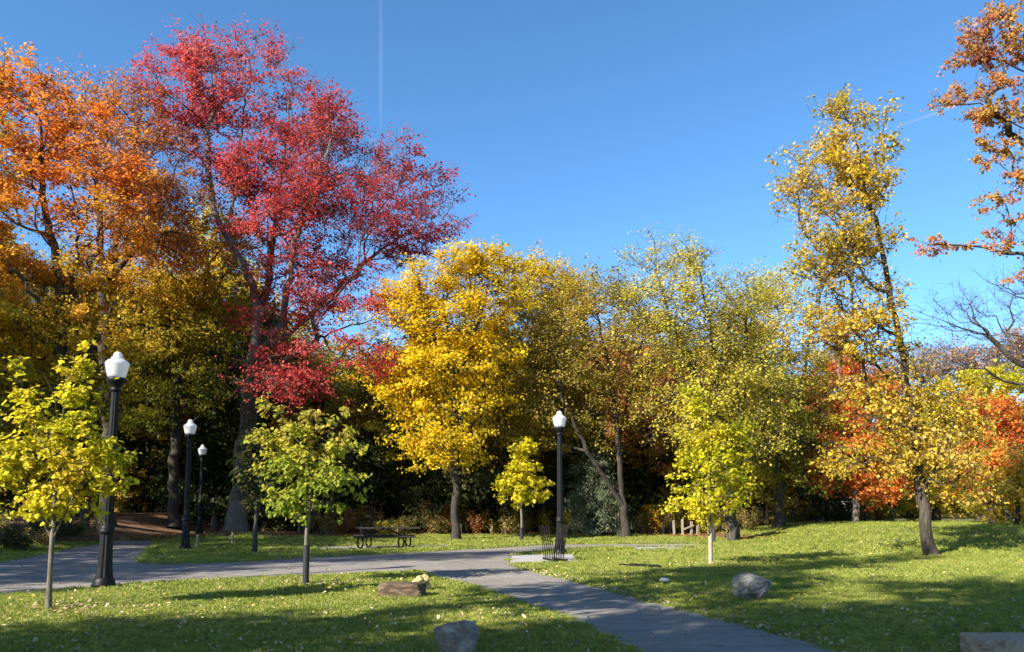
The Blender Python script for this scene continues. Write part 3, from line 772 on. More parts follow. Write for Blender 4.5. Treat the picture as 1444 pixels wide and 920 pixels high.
r = build_tree('bare_grey_tree', tl, px_blobs(b7, 25), 'tan', .22, 300, 0, .1, .3, attach=.3, twigs=4, twig_len=.55, tip=.006, bark=BARK)
tag(r, 'bare grey tree whose leafless boughs cross the sky at right', 'tree')

# ------------------------------------------------------------------ young trees on the lawn
SAP = 'young trees planted on the lawn'
def guard(root, base, pts, r0, mat, z1, name='trunk_guard'):
    P = resample(np.array(pts) - base, 40); P = P[(P[:, 2] < z1)]
    a = Arr(); a.tube(P, np.full(len(P), r0), 14)
    return link(name, a.mesh(name), mat, root)

g, L0 = trunk_line(68, 861, [(71, 810), (75, 740), (80, 660), (88, 590), (98, 510)])
sl = [(None, L0), (0, [L0[3]] + pxl(g[1], [(60, 640), (40, 580), (28, 530)])), (0, [L0[3]] + pxl(g[1], [(110, 640, -.2), (140, 590, -.2), (155, 550, -.2)])), (0, [L0[2]] + pxl(g[1], [(110, 690, -.2), (150, 660, -.2)])), (0, [L0[2]] + pxl(g[1], [(40, 690), (10, 660)])), (0, [L0[4]] + pxl(g[1], [(75, 560), (60, 525)]))]
sb = [(30, 520, 9, 22), (112, 498, 11, 13), (106, 530, 14, 20), (34, 562, 18, 20), (103, 575, 24, 22), (44, 600, 24, 24), (100, 612, 32, 22), (18, 630, 22, 18), (128, 640, 30, 22), (158, 550, 9, 9), (152, 660, 18, 16), (62, 650, 46, 24), (108, 676, 40, 18), (16, 678, 22, 12), (140, 692, 20, 8), (75, 698, 36, 12), (60, 716, 20, 8), (95, 716, 18, 8), (72, 730, 9, 5)]
r = build_tree('lime_sapling', sl, px_blobs(sb, g[1]), 'lime', .042, 400, 5300, .081, .25, attach=.28, spread=.12, flat=.6, tint=noise_tint(2.5, -.05, 1.1), tmpl=LEAF6, frame=(.75, .3, .55, .35), twigs=3, twig_len=.23, rise=.4, scat=.25,
               tip=.004, bark=BARK_PALE, singles=300, flare=.4, shell=.2, up=.25)
tag(r, 'lime yellow young tree with a bare grey trunk beside the nearest lamp', 'tree', SAP)

g, L0 = trunk_line(431, 825, [(432, 780), (434, 735), (438, 680), (440, 630), (436, 575)])
sl = [(None, L0), (0, [L0[3]] + pxl(g[1], [(405, 650), (385, 630), (372, 615)])), (0, [L0[3]] + pxl(g[1], [(470, 645), (495, 625)])), (0, [L0[2]] + pxl(g[1], [(405, 710), (380, 690)])), (0, [L0[2]] + pxl(g[1], [(470, 705), (495, 690)])), (0, [L0[4]] + pxl(g[1], [(400, 600), (384, 572)])), (0, [L0[4]] + pxl(g[1], [(465, 610), (482, 588)]))]
sb = [(383, 573, 12, 6), (436, 590, 22, 16), (480, 588, 14, 9), (415, 612, 34, 16), (460, 620, 34, 18), (380, 622, 18, 10), (435, 645, 46, 22), (490, 640, 20, 10), (390, 655, 28, 16), (450, 675, 48, 18), (385, 690, 24, 12), (420, 700, 36, 18), (490, 690, 22, 14), (450, 712, 34, 14), (430, 727, 16, 9)]
r = build_tree('green_sapling', sl, px_blobs(sb, g[1]), 'green', .048, 290, 4200, .087, .25, attach=.3, spread=.13, flat=.55, tint=off_tint(1.5, 3.8, .25, .85, .5), tmpl=LEAF6, frame=(.6, .4, .55, .8), twigs=3, twig_len=.26,
               tip=.004, bark=BARK_PALE, singles=240, flare=.3, shell=.2)
guard(r, g, L0, .066, GUARD_BLACK, .95)
tag(r, 'green young tree tipped with yellow, dark sleeve round its lower trunk', 'tree', SAP)

g, L0 = trunk_line(1002, 797, [(1002, 760), (1001, 730), (1002, 680), (1003, 620), (1002, 570)])
sb = [(1000, 590, 18, 18), (990, 560, 12, 14), (985, 625, 30, 24), (1020, 625, 28, 26), (1000, 660, 46, 26), (968, 675, 20, 24), (1035, 670, 22, 26), (1000, 700, 48, 18), (970, 705, 18, 14), (1040, 700, 14, 14), (1005, 722, 28, 11)]
r = build_tree('wrapped_sapling', [(None, L0), (0, [L0[2]] + pxl(g[1], [(975, 690), (962, 670)])), (0, [L0[2]] + pxl(g[1], [(1030, 690), (1042, 665)]))], px_blobs(sb, g[1]), 'lime', .048, 350, 6600, .084, .3, attach=.3, spread=.17, flat=.7, tint=noise_tint(2, -.1, 1.05),
               tmpl=LEAF6, frame=(.5, .5, .6, .7), twigs=2, twig_len=.28, tip=.005, bark=BARK_PALE, flare=.2)
guard(r, g, L0, .060, GUARD_PALE, 1.25)
tag(r, 'yellow green young tree with a pale wrap round its trunk', 'tree', SAP)

g, L0 = trunk_line(736, 763, [(735, 735), (735, 710), (736, 670), (734, 635)])
sb = [(735, 645, 10, 14), (733, 668, 20, 12), (745, 660, 12, 14), (722, 685, 20, 10), (745, 688, 18, 12), (732, 702, 22, 9), (735, 632, 6, 8)]
r = build_tree('yellow_sapling', [(None, L0)], px_blobs(sb, g[1]), 'lime', .065, 150, 3000, .15, .4, attach=.35, spread=.22, flat=.6, tint=noise_tint(1.5, .25, .9), tmpl=LEAF6, frame=(.6, .5, .6, .4), twigs=3, twig_len=.35, tip=.006, bark=BARK_PALE, flare=.2)
guard(r, g, L0, .085, GUARD_BLACK, .75)
tag(r, 'small yellow young tree in the distance left of the right lamp', 'tree', SAP)

g, L0 = trunk_line(359, 781, [(360, 750), (361, 725), (362, 680), (362, 620)])
sb = [(362, 625, 12, 16), (358, 655, 22, 18), (368, 675, 20, 14), (358, 695, 22, 12), (360, 708, 14, 8)]
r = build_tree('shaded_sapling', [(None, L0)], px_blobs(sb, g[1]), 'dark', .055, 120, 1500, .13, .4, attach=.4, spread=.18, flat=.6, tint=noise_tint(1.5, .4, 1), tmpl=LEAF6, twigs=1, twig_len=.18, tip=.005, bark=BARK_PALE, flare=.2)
guard(r, g, L0, .085, GUARD_BLACK, 1.1)
tag(r, 'dark leaved young tree with a black sleeve standing in shade before the red maple', 'tree', SAP)

g, L0 = trunk_line(1007, 766, [(1007, 745), (1007, 720), (1006, 690)])
r = build_tree('slim_sapling', [(None, L0)], px_blobs([(1005, 690, 14, 14), (1010, 670, 12, 14)], g[1]), 'yellowgreen', .07, 60, 900, .14, .4, attach=.6, spread=.25, twigs=1, twig_len=.2, bark=BARK_DARK, flare=.2)
tag(r, 'slim dark trunked young tree directly behind the pale wrapped sapling', 'tree', SAP)

# ------------------------------------------------------------------ the wood behind: three shared shapes, one object per tree
def proto(name, h, rx, pal, leaves, size, tips=260, low=.35, rb=.24, bark=BARK_DARK, spread=.7):
    bl = []
    for q in range(10):
        f = low + (1 - low) * (q + .5) / 10
        k = math.sin(math.pi * min(1, (f - low) / (1 - low) * .85 + .15)) ** .7
        a = rng.uniform(0, 6.28); o = rx * .45 * k
        bl.append((np.array([o * math.cos(a), o * math.sin(a), h * f]), (rx * .62 * k + .4, rx * .62 * k + .4, h * .09)))
    return build_tree(name, [(None, [np.array([0, 0, 0.]), np.array([.2, .1, h * .4]), np.array([-.1, 0, h * .95])])], bl, pal, rb, tips, leaves, size, .35, attach=.3, spread=spread, flat=.5, twigs=3, twig_len=1.0, bark=bark)
PROTO = [proto('woodland_tree', 14, 3.6, 'olive', 13000, .20), proto('woodland_tree', 16, 3.2, 'amber', 13000, .20, low=.42), proto('woodland_tree', 13, 4.2, 'yellowgreen', 13000, .21, low=.3)]
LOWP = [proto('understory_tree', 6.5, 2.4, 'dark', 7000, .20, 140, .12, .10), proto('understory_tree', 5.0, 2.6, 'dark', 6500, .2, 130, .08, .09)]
used = set()
def place(pr, x, y, s, sz, rz, pal, label, cat, group):
    o = pr if id(pr) not in used else copy_tree(pr); used.add(id(pr))
    o.location = (x, y, tz(x, y) - .05); o.rotation_euler = (0, 0, rz); o.scale = (s, s, s * sz)
    for ch in o.children:
        if ch.name.startswith('crown'):
            sl_ = ch.material_slots[0]; sl_.link = 'OBJECT'; sl_.material = PAL[pal]
    tag(o, uniq(label) if 'beyond the left edge' not in label else label, cat, group); return o
def anchor(px):
    for lim, t in ((60, 'behind the lime sapling'), (200, 'behind the nearest lamp'), (330, 'behind the two shaded lamps'), (430, 'behind the red maple trunk'), (520, 'behind the green sapling'), (610, 'behind the picnic table'),
                   (700, 'behind the yellow maple'), (770, 'behind the distant yellow sapling'), (850, 'behind the right lamp'), (930, 'behind the forked olive tree'), (1060, 'behind the pale wrapped sapling'), (1180, 'behind the wire fence'), (1300, 'behind the orange red maple'), (9999, 'behind the lawn mound at right')):
        if px < lim: return t
names = dict(olive='olive', amber='amber', yellowgreen='yellow green', dark='dark green', yellow='yellow', mixed='russet', orange='orange', tan='tan')
def toplim(px):
    return float(np.interp(px, [-200, 330, 430, 520, 560, 740, 780, 1150, 1200, 1290, 1600], [330, 340, 420, 480, 440, 430, 440, 440, 520, 540, 540]))
k = 0
for Y, step in ((51, 96), (60, 84), (72, 80), (88, 70)):
    for px in np.arange(-150, 1600, step):
        px = px + rng.uniform(-.25, .25) * step; y = Y + rng.uniform(-3, 3); x = W(px, 600, y)[0]
        hmax = W(px, toplim(px), y)[2] - tz(x, y)
        pr = PROTO[k % 3]; ph = (14, 16, 13)[k % 3]
        h = hmax * rng.uniform(.72, .97); s = min(1.25, max(.75, h / ph)); 
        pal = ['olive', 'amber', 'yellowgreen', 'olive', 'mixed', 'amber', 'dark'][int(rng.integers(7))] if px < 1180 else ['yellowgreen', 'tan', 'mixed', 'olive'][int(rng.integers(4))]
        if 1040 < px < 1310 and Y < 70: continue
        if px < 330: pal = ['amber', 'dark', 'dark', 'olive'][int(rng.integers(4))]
        row = {51: 'second row', 60: 'third row', 72: 'fourth row', 88: 'last row'}[Y]
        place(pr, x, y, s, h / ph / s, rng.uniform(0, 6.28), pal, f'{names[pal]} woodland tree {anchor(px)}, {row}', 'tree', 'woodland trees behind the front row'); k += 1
for Y, step in ((49, 70), (57, 62), (66, 60), (78, 56), (93, 44), (106, 40)):
    for px in np.arange(-100, 1540, step):
        if Y < 60 and 165 < px < 270: continue
        if px > 1160 and Y < 60: continue
        px = px + rng.uniform(-.3, .3) * step; y = Y + rng.uniform(-2.5, 2.5); x = W(px, 700, y)[0]
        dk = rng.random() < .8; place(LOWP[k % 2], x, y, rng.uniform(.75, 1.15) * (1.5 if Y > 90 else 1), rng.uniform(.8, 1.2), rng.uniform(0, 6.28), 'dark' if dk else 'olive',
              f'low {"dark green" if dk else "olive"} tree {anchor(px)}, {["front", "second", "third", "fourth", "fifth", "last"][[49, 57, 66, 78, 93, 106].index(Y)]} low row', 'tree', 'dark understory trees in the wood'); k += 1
# trees outside the frame to the left and behind, whose shade falls on the lawn and path
for x, y, s, sz, pi, pal in ((-9.8, -4.1, .95, 1.5, 2, 'yellow'), (-4.8, -9.7, 1.2, 1.5, 1, 'amber'), (-13.2, 2.2, .6, 1.1, 0, 'amber'), (-17, -9, 1.2, 1.5, 0, 'olive'), (2.5, -12, 1.2, 1.4, 2, 'amber'),
                             (-15.4, .2, .75, 1.15, 2, 'yellow'), (-12.2, -.6, .7, 1.1, 1, 'olive'), (-7.9, 6.9, .72, 1.5, 1, 'amber'), (-7.7, -2.1, .8, 1.65, 1, 'olive'), (-4.6, -3.6, 1.1, 1.3, 1, 'olive'),
                             (-25.5, 6.5, 1.05, 1.3, 1, 'olive'), (-26.5, 12.5, 1.1, 1.2, 2, 'amber'), (-27, 19.5, 1.1, 1.15, 0, 'amber'), (-31, 25.5, 1.2, 1.2, 1, 'olive'), (-36, 34, 1.3, 1.3, 2, 'amber'), (-31, 43, 1.2, 1.2, 1, 'olive'), (-38, 18, 1.2, 1.3, 0, 'amber')):
    place(PROTO[pi], x, y, s, sz, rng.uniform(0, 6.28), pal, 'tall tree beyond the left edge that shades the near lawn and path', 'tree', 'shade trees outside the view')

# ------------------------------------------------------------------ shrubs and weeds at the wood edge
ordn = ['first', 'second', 'third', 'fourth', 'fifth', 'sixth', 'seventh', 'eighth', 'ninth', 'tenth', 'eleventh', 'twelfth', 'thirteenth']
def shrub(name, h, rx, pal, leaves, size, stems=7, tmpl=LEAF4):
    root = empty(name); a = Arr(); tips = []
    for q in range(stems):
        an = rng.uniform(0, 6.28); rr = rx * rng.random() ** .5
        e = np.array([rr * math.cos(an), rr * math.sin(an), h * rng.uniform(.65, 1)])
        P_ = np.array([[e[0] * .15, e[1] * .15, 0], [e[0] * .6, e[1] * .6, e[2] * .55], e]); a.tube(cat_rom(P_, 3), np.linspace(.014, .005, 7), 4)
        for t in np.linspace(.25, 1, 9): tips.append(P_[0] * (1 - t) + e * t + rng.normal(0, .06, 3))
    link('stems', a.mesh('stems'), TWIG, root)
    tips = np.array(tips); C = tips[rng.integers(0, len(tips), leaves)] + rng.normal(0, .13 * max(.6, rx), (leaves, 3)) * np.array([1, 1, .8]); C[:, 2] = np.abs(C[:, 2])
    cr = link('foliage', leaf_mesh('foliage', C, leaf_frames(C, np.array([0, 0, h * .3]), .6, .5, .6, .3), size * rng.uniform(.6, 1.3, leaves), rng.random(leaves), tmpl), PAL[pal], root); cr['kind'] = 'stuff'
    return root
SH = [shrub('shrub', 1.5, .8, 'weed', 1100, .10), shrub('shrub', 1.1, .9, 'weed', 1000, .10, 9), shrub('tall_weed', 1.9, .35, 'weed', 500, .09, 6, NEEDLE)]
sn = [0]
def put_shrub(kind, px, y, s, pal, label, cat='shrub', group='shrubs along the wood edge'):
    x = W(px, 740, y)[0]; pr = SH[kind]
    o = pr if id(pr) not in used else copy_tree(pr); used.add(id(pr))
    o.location = (x, y, tz(x, y)); o.rotation_euler = (0, 0, rng.uniform(0, 6.28)); o.scale = (s,) * 3
    for ch in o.children:
        if ch.name.startswith('foliage'):
            ch.material_slots[0].link = 'OBJECT'; ch.material_slots[0].material = PAL[pal]
    tag(o, uniq(label), cat, group)
cols = ['weed', 'olive', 'weed', 'yellowgreen', 'amber', 'weed', 'mixed']
cname = dict(weed='greenish brown', olive='olive', yellowgreen='yellow green', amber='amber', mixed='orange brown', dark='dark green', spruce='grey green', scarlet='red')
for q, px in enumerate(np.arange(430, 1060, 13)):
    y = 44.3 + rng.uniform(-.5, 2.8); pal = cols[int(rng.integers(7))]; kd = int(rng.integers(3))
    put_shrub(kd, px + rng.uniform(-6, 6), y, rng.uniform(.7, 1.25), pal, f'{cname[pal]} {"weed clump" if kd == 2 else "bush"} at the wood edge {anchor(px)}')
for q, px in enumerate(np.arange(1060, 1300, 22)):
    pal = ['amber', 'weed', 'dark', 'olive'][q % 4]
    put_shrub(q % 2, px + rng.uniform(-6, 6), 50 + rng.uniform(0, 3), rng.uniform(.8, 1.2), pal, f'{cname[pal]} bush beside the wire fence {anchor(px)}')
for q, (px, py) in enumerate(sorted([(-30, 775), (5, 765), (30, 772), (55, 762), (80, 757), (15, 750), (60, 748), (105, 752), (-15, 755), (120, 748)])):
    pal = ['dark', 'weed', 'green', 'dark'][q % 4]; gpt = G(px, py + 6)
    y = float(np.clip(gpt[1], 22, 36)); put_shrub(1, px, y, rng.uniform(.55, .95), 'dark' if pal == 'green' else pal, f'{cname["dark" if pal == "green" else pal]} bush on the shaded far left bank, {ordn[q]} from the left', group='bushes on the left bank')
for px, pal, y in ((862, 'lime', 44.8), (940, 'scarlet', 48.0), (905, 'yellowgreen', 46.0)):
    cname['lime'] = 'bright lime'; put_shrub(1, px, y, .62, pal, f'small {cname[pal]} bush glowing at the wood edge near the stakes')

# ivy on the red maple trunk
n = 2600
tpts = resample(np.array([W(338, 700, 43), W(347, 620, 43), W(353, 550, 43), W(358, 505, 43)]), 200)
ci = rng.integers(0, 200, n); a = rng.uniform(0, 6.28, n); rr = .58 * rng.uniform(1.12, 1.5, n)
keep = (np.cos(a) > -.15) | (rng.random(n) < .25)
C = (tpts[ci] + np.stack([rr * np.cos(a), rr * np.sin(a), rng.normal(0, .1, n)], 1))[keep]
Nn = np.stack([np.cos(a), np.sin(a), np.full(n, .4)], 1)[keep] + rng.normal(0, .3, (keep.sum(), 3)); Nn /= np.linalg.norm(Nn, axis=1)[:, None]
T = np.cross(Nn, rng.normal(0, 1, Nn.shape)); T /= np.linalg.norm(T, axis=1)[:, None]
tag(link('ivy', leaf_mesh('ivy', C, (Nn, T, np.cross(Nn, T)), rng.uniform(.1, .17, len(C)), rng.random(len(C))), PAL['dark']), 'dark ivy climbing the lower trunk of the red maple', 'climbing plant')

# ------------------------------------------------------------------ street lamps
def globe_mat():
    m, nt, b, out = new_mat('milky_globe_glass')
    tc = N(nt, 'ShaderNodeTexCoord'); w = N(nt, 'ShaderNodeTexWave', Scale=9.0, Distortion=.4); w.bands_direction = 'Z'
    nt.links.new(tc.outputs['Object'], w.inputs['Vector'])
    r = ramp(nt, [(0, (.70, .72, .73)), (1, (.86, .87, .87))]); nt.links.new(w.outputs['Fac'], r.inputs['Fac'])
    nt.links.new(r.outputs['Color'], b.inputs['Base Color']); b.inputs['Roughness'].default_value = .22; b.inputs['Coat Weight'].default_value = .4
    tr = N(nt, 'ShaderNodeBsdfTranslucent'); tr.inputs['Color'].default_value = (.85, .87, .88, 1)
    mx = N(nt, 'ShaderNodeMixShader'); mx.inputs[0].default_value = .45
    nt.links.new(b.outputs[0], mx.inputs[1]); nt.links.new(tr.outputs[0], mx.inputs[2]); nt.links.new(mx.outputs[0], out.inputs['Surface'])
    return m
GLOBE = globe_mat()
def make_lamp():
    r = empty('street_lamp')
    b = bmesh.new(); lathe(b, [(.225, 0), (.23, .06), (.21, .10), (.21, .13), (.185, .17), (.172, .21)], 28); link('base_plate', bm_mesh('base_plate', b, True), IRON, r)
    b = bmesh.new(); lathe(b, [(.166, .21), (.143, .40), (.128, .80), (.122, 1.08)], 24, .10, 1); link('pedestal', bm_mesh('pedestal', b), IRON, r)
    b = bmesh.new(); lathe(b, [(.122, 1.08), (.15, 1.10), (.155, 1.14), (.138, 1.17), (.142, 1.20), (.13, 1.24), (.104, 1.27)], 28); link('collar', bm_mesh('collar', b, True), IRON, r)
    b = bmesh.new(); lathe(b, [(.105, 1.27), (.097, 2.4), (.082, 4.0)], 24, .08, 1); link('shaft', bm_mesh('shaft', b), IRON, r)
    b = bmesh.new(); lathe(b, [(.082, 4.0), (.11, 4.02), (.11, 4.06), (.09, 4.09), (.13, 4.14), (.17, 4.20), (.185, 4.24), (.185, 4.29), (.165, 4.30)], 28); link('capital', bm_mesh('capital', b, True), IRON, r)
    b = bmesh.new(); prof = [(.165, 4.30), (.175, 4.33)]
    for q in range(9): prof += [(.178 + .0058 * q, 4.335 + .026 * q), (.187 + .0058 * q, 4.348 + .026 * q)]
    prof += [(.236, 4.58), (.232, 4.615), (.19, 4.66), (.13, 4.69)]
    lathe(b, prof, 32); gl = link('globe', bm_mesh('globe', b, True), GLOBE, r)
    b = bmesh.new(); lathe(b, [(.132, 4.69), (.125, 4.715), (.10, 4.735), (.088, 4.77), (.085, 4.80), (.06, 4.83), (.03, 4.845), (.012, 4.85)], 24); link('finial', bm_mesh('finial', b, True), GLOBE, gl)
    return r
lamp0 = make_lamp()
for q, (px, py, Y, lab) in enumerate(((146, 828, None, 'black street lamp nearest the viewer, between lime sapling and path'), (261, 777, None, 'black street lamp on the corner lawn left of the red maple'),
                                      (790, 783, None, 'black street lamp with the bicycle rack at its foot'), (281, 750, 44, 'shaded street lamp just behind the one on the corner lawn'), (286, 738, 66, 'faintest street lamp deep in the dark wood'))):
    p = G(px, py) if Y is None else W(px, py, Y)
    if q == 2: p = W(790, 780, 27.6)
    o = lamp0 if q == 0 else copy_tree(lamp0)
    o.location = (p[0], p[1], tz(p[0], p[1]) - .01); o.rotation_euler = (0, 0, q * .3)
    tag(o, lab, 'street lamp', 'street lamps with white globes')
lamp0.rotation_euler = (0, math.radians(.6), 0)

# ------------------------------------------------------------------ picnic table
pa, pb = G(514, 774), G(570, 772)
ctr = (pa + pb) / 2
pt = empty('picnic_table', (ctr[0], ctr[1], tz(ctr[0], ctr[1]) + .012), math.radians(9))
tag(pt, 'dark picnic table with hoop legs on the far grass verge', 'picnic table')
LT = 2.5
for q in range(4):
    b = bmesh.new(); box(b, (.12, -.30 + .2 * q, .765), (LT, .18, .055), None, .006); link('tabletop_plank', bm_mesh('tabletop_plank', b), WOODDARK, pt)
for s in (-1, 1):
    for q in (0, 1):
        b = bmesh.new(); box(b, (-.02, s * (.62 + .14 * q), .45), (LT - .1, .13, .055), None, .006); link('bench_plank', bm_mesh('bench_plank', b), WOODDARK, pt)
def hoop(x, y):
    a = Arr(); t = np.linspace(0, 2 * math.pi, 25)
    P_ = np.stack([np.full(25, x), y + .19 * np.cos(t), .22 + .205 * np.sin(t)], 1); P_ = np.concatenate([P_, P_[1:2]]); a.tube(P_, np.full(len(P_), .026), 8); return a
for x in (-.78, .78):
    for s in (-1, 1):
        a = Arr(); t = np.linspace(0, 2 * math.pi, 29)
        P_ = np.stack([x + .105 * np.cos(t) + s * .15, s * .5 + .10 * np.cos(t), .225 + .215 * np.sin(t)], 1); P_ = np.concatenate([P_, P_[1:2]]); a.tube(P_, np.full(len(P_), .036), 8)
        link('hoop_leg', a.mesh('hoop_leg'), IRON, pt)
        b = bmesh.new(); bar(b, (x, s * .5, .40), (x, s * .22, .74), .05); link('upright', bm_mesh('upright', b), IRON, pt)
    b = bmesh.new(); box(b, (x, 0, .42), (.06, 1.5, .05)); link('crossbar', bm_mesh('crossbar', b), IRON, pt)
for s in (-1, 1):
    b = bmesh.new(); bar(b, (s * .76, 0, .44), (s * .05, 0, .74), .05); link('brace', bm_mesh('brace', b), IRON, pt)

# ------------------------------------------------------------------ bicycle rack
p = G(789, 794)
rk = empty('bicycle_rack', (p[0], p[1], tz(p[0], p[1]) + .035), math.radians(103))
tag(rk, 'worn black metal bicycle rack of splayed hoops on the concrete pad', 'bicycle rack')
for s in (-1, 1):
    b = bmesh.new(); box(b, (.55, s * .17, .03), (1.25, .05, .05)); link('base_rail', bm_mesh('base_rail', b), RACK, rk)
for q in range(5):
    x = .05 + q * .24; a = Arr()
    for s in (-1, 1):
        a.tube(cat_rom(np.array([[x, s * .14, .04], [x, s * .17, .4], [x + .04, s * .29, .94], [x + .1, s * .31, 1.0], [x + .13, s * .27, .92], [x + .13, s * .15, .06]]), 4), np.full(21, .011), 6)
    link('hoop', a.mesh('hoop'), RACK, rk)
for s in (-1, 1):
    b = bmesh.new(); bar(b, (-.02, s * .20, .58), (1.15, s * .20, .58), .024); link('side_rail', bm_mesh('side_rail', b), RACK, rk)
b = bmesh.new(); box(b, (-.08, 0, .05), (.10, .42, .05)); link('end_bar', bm_mesh('end_bar', b), RACK, rk)

# two dark flat bars lying in the grass
for q, (a_, b_, lab) in enumerate((((874, 799.5), (932, 803.2), 'longer dark metal bar lying in the grass right of the rack'), ((889, 799), (931, 801.6), 'shorter dark metal bar lying in the grass behind the longer one'))):
    A_, B_ = G(*a_), G(*b_); b = bmesh.new(); c = (A_ + B_) / 2
    bar(b, Vector(A_ - c) , Vector(B_ - c), .07, .05); o = link('metal_bar', bm_mesh('metal_bar', b), IRON); o.location = (c[0], c[1] + .05 * q, tz(c[0], c[1]) + .055); tag(o, lab, 'metal bar', 'metal bars in the grass')

# ------------------------------------------------------------------ rocks
def rock(name, px, py, sx, sy, sz, mat, label, seed, cuts=12, rz=0., rough=.05, sub=4, block=0.0, sink=.12, cut=(.62, .9)):
    rs = random.Random(seed); b = bmesh.new(); bmesh.ops.create_icosphere(b, subdivisions=sub, radius=1)
    pl = []
    for _ in range(cuts):
        d = Vector((rs.gauss(0, 1), rs.gauss(0, 1), rs.gauss(0, .7))).normalized(); pl.append((d, rs.uniform(*cut)))
    for v in b.verts:
        c = v.co.copy()
        if block:
            m = max(abs(c.x), abs(c.y), abs(c.z)); c = c.lerp(c / m * .9, block)
        for d, h in pl:
            k_ = c.dot(d) - h
            if k_ > 0: c -= d * k_ * .96
        nz = noise.noise(c * 2.3 + Vector((seed, 0, 0))) * rough * 1.6 + noise.noise(c * 6 + Vector((0, seed, 0))) * rough + noise.noise(c * 14) * rough * .5
        c += v.co.normalized() * nz; v.co = Vector((c.x * sx, c.y * sy, c.z * sz))
    zm = min(v.co.z for v in b.verts)
    for v in b.verts: v.co.z -= zm + sz * sink * 2
    o = link(name, bm_mesh(name, b, False), mat); g_ = G(px, py)
    o.location = (g_[0], g_[1], tz(g_[0], g_[1])); o.rotation_euler = (0, 0, rz); tag(o, label, 'rock'); return o
rock('boulder', 642, 928, .28, .25, .25, ROCK_MAUVE, 'mottled blocky boulder at the bottom edge left of the walk', 3, 26, .3, .055, 5, .45, .12, (.66, .9))
rock('boulder', 1061, 847, .43, .30, .33, ROCK_GREY, 'grey pointed boulder on the right lawn beside the walk', 8, 18, -.2, .07, 5, .2, .12, (.5, .85))
rock('stone_slab', 567, 842, .44, .26, .155, ROCK_BROWN, 'flat brown sandstone block lying on the left lawn', 5, 5, -.12, .035, 4, .92, .1, (.98, 1.2))
rock('rubble_rock', 592, 834, .20, .17, .19, ROCK_TAN, 'knobbly tan rock just behind the brown stone block', 21, 16, .6, .16, 4, 0, .12, (.5, .8))
rock('stone_slab', 1450, 930, .66, .32, .15, ROCK_SLAB, 'long brown stone block in the bottom right corner', 14, 4, -.05, .03, 4, .9, .1, (.98, 1.2))
rock('pebble', 937, 823, .11, .09, .08, CONCRETE, 'small white stone on the lawn right of the walk', 31, 8, 0, .05, 3)

# ------------------------------------------------------------------ stakes, posts, stumps, fence, wall
def stake(px, pb, ptop, w, Y, lab, grp, name='wooden_stake', cat='stake', mat=WOODGREY):
    g_ = W(px, pb, Y); z = tz(g_[0], Y); h = (pb - ptop) * Y / F_PX; b = bmesh.new()
    ww = w * Y / F_PX; box(b, (0, 0, h / 2 - .05), (ww, ww * .8, h + .1), None, ww * .12)
    for v in b.verts:
        if v.co.z > h * .5: v.co.z += rng.uniform(-.02, .02); v.co.x += rng.uniform(-.004, .004)
    o = link(name, bm_mesh(name, b), mat); o.location = (g_[0], Y, z); o.rotation_euler = (rng.uniform(-.03, .03), rng.uniform(-.04, .04), rng.uniform(-.4, .4)); tag(o, lab, cat, grp)
for q, (px, pb, pt_) in enumerate(((278, 772, 752), (328, 766, 749), (421, 763, 746), (466, 762, 744), (509, 757, 742), (561, 756, 742), (611, 756, 741), (650, 756, 740), (693, 755, 741), (731, 755, 740), (815, 754, 738), (905, 756, 739), (916, 757, 741))):
    yy = 41.5 if q > 1 else 37.0
    if q == 0: yy = 31.5
    if q == 1: yy = 35
    stake(px, pb, pt_, 3.2, yy if q < 2 else 44.5, f'slim pale wooden stake at the wood edge, {ordn[q]} from the left', 'stakes along the wood edge')
for q, (px, pb, pt_) in enumerate(((935, 757, 739), (951, 759, 738), (963, 760, 738), (975, 759, 740), (984, 761, 748))):
    stake(px, pb, pt_, 3.6, 43.5, f'stout grey fence post in the row by the pale wrapped sapling, {ordn[q]} from the left', 'posts by the wrapped sapling', 'fence_post', 'post')
b = bmesh.new(); bar(b, W(963, 747, 43.4), W(978, 741, 43.4), .09); tag(link('fallen_rail', bm_mesh('fallen_rail', b), WOODGREY), 'slanting grey rail resting between the stout fence posts', 'rail')
def stump(px, pb, pt_, w, Y, lab):
    g_ = W(px, pb, Y); h = (pb - pt_) * Y / F_PX; b = bmesh.new(); r_ = w * Y / F_PX / 2
    lathe(b, [(r_ * 1.25, -.1), (r_ * 1.1, .1), (r_, h * .6), (r_ * .96, h), (r_ * .7, h + .02)], 12)
    for v in b.verts: v.co += Vector((rng.normal(0, .012), rng.normal(0, .012), rng.normal(0, .015)))
    o = link('tree_stump', bm_mesh('tree_stump', b), BARK); o.location = (g_[0], Y, tz(g_[0], Y)); tag(o, lab, 'stump')
stump(302, 752, 726, 7, 43, 'upright dark stump between the shaded lamp and the red maple')
stump(118, 752, 715, 12, 38, 'tall grey stump in the dark wood behind the nearest lamp')

fr = empty('wire_fence', (0, 0, 0)); tag(fr, 'low dark wire fence between the lawn and the wall at right', 'fence')
fp = [np.array([W(px, 765, 46)[0], 46 + .03 * (px - 1060) / 4, 0]) for px in np.arange(1046, 1262, 19)]
for q_ in fp: q_[2] = tz(q_[0], q_[1])
for q_ in fp:
    b = bmesh.new(); bar(b, Vector(q_) + Vector((0, 0, -.1)), Vector(q_) + Vector((0, 0, 1.05)), .07); link('post', bm_mesh('post', b), BARK_DARK, fr)
a = Arr()
for z in (.06, .2, .34, .48, .62, .76, .9, 1.02): a.tube(np.array(fp) + np.array([0, -.05, z]), np.full(len(fp), .006 if z < 1 else .018), 4)
for u in np.linspace(0, 1, 150):
    q_ = resample(np.array(fp), 150)[int(u * 149)]; a.tube(np.array([q_ + [0, -.05, .06], q_ + [0, -.05, 1.0]]), np.full(2, .005), 3)
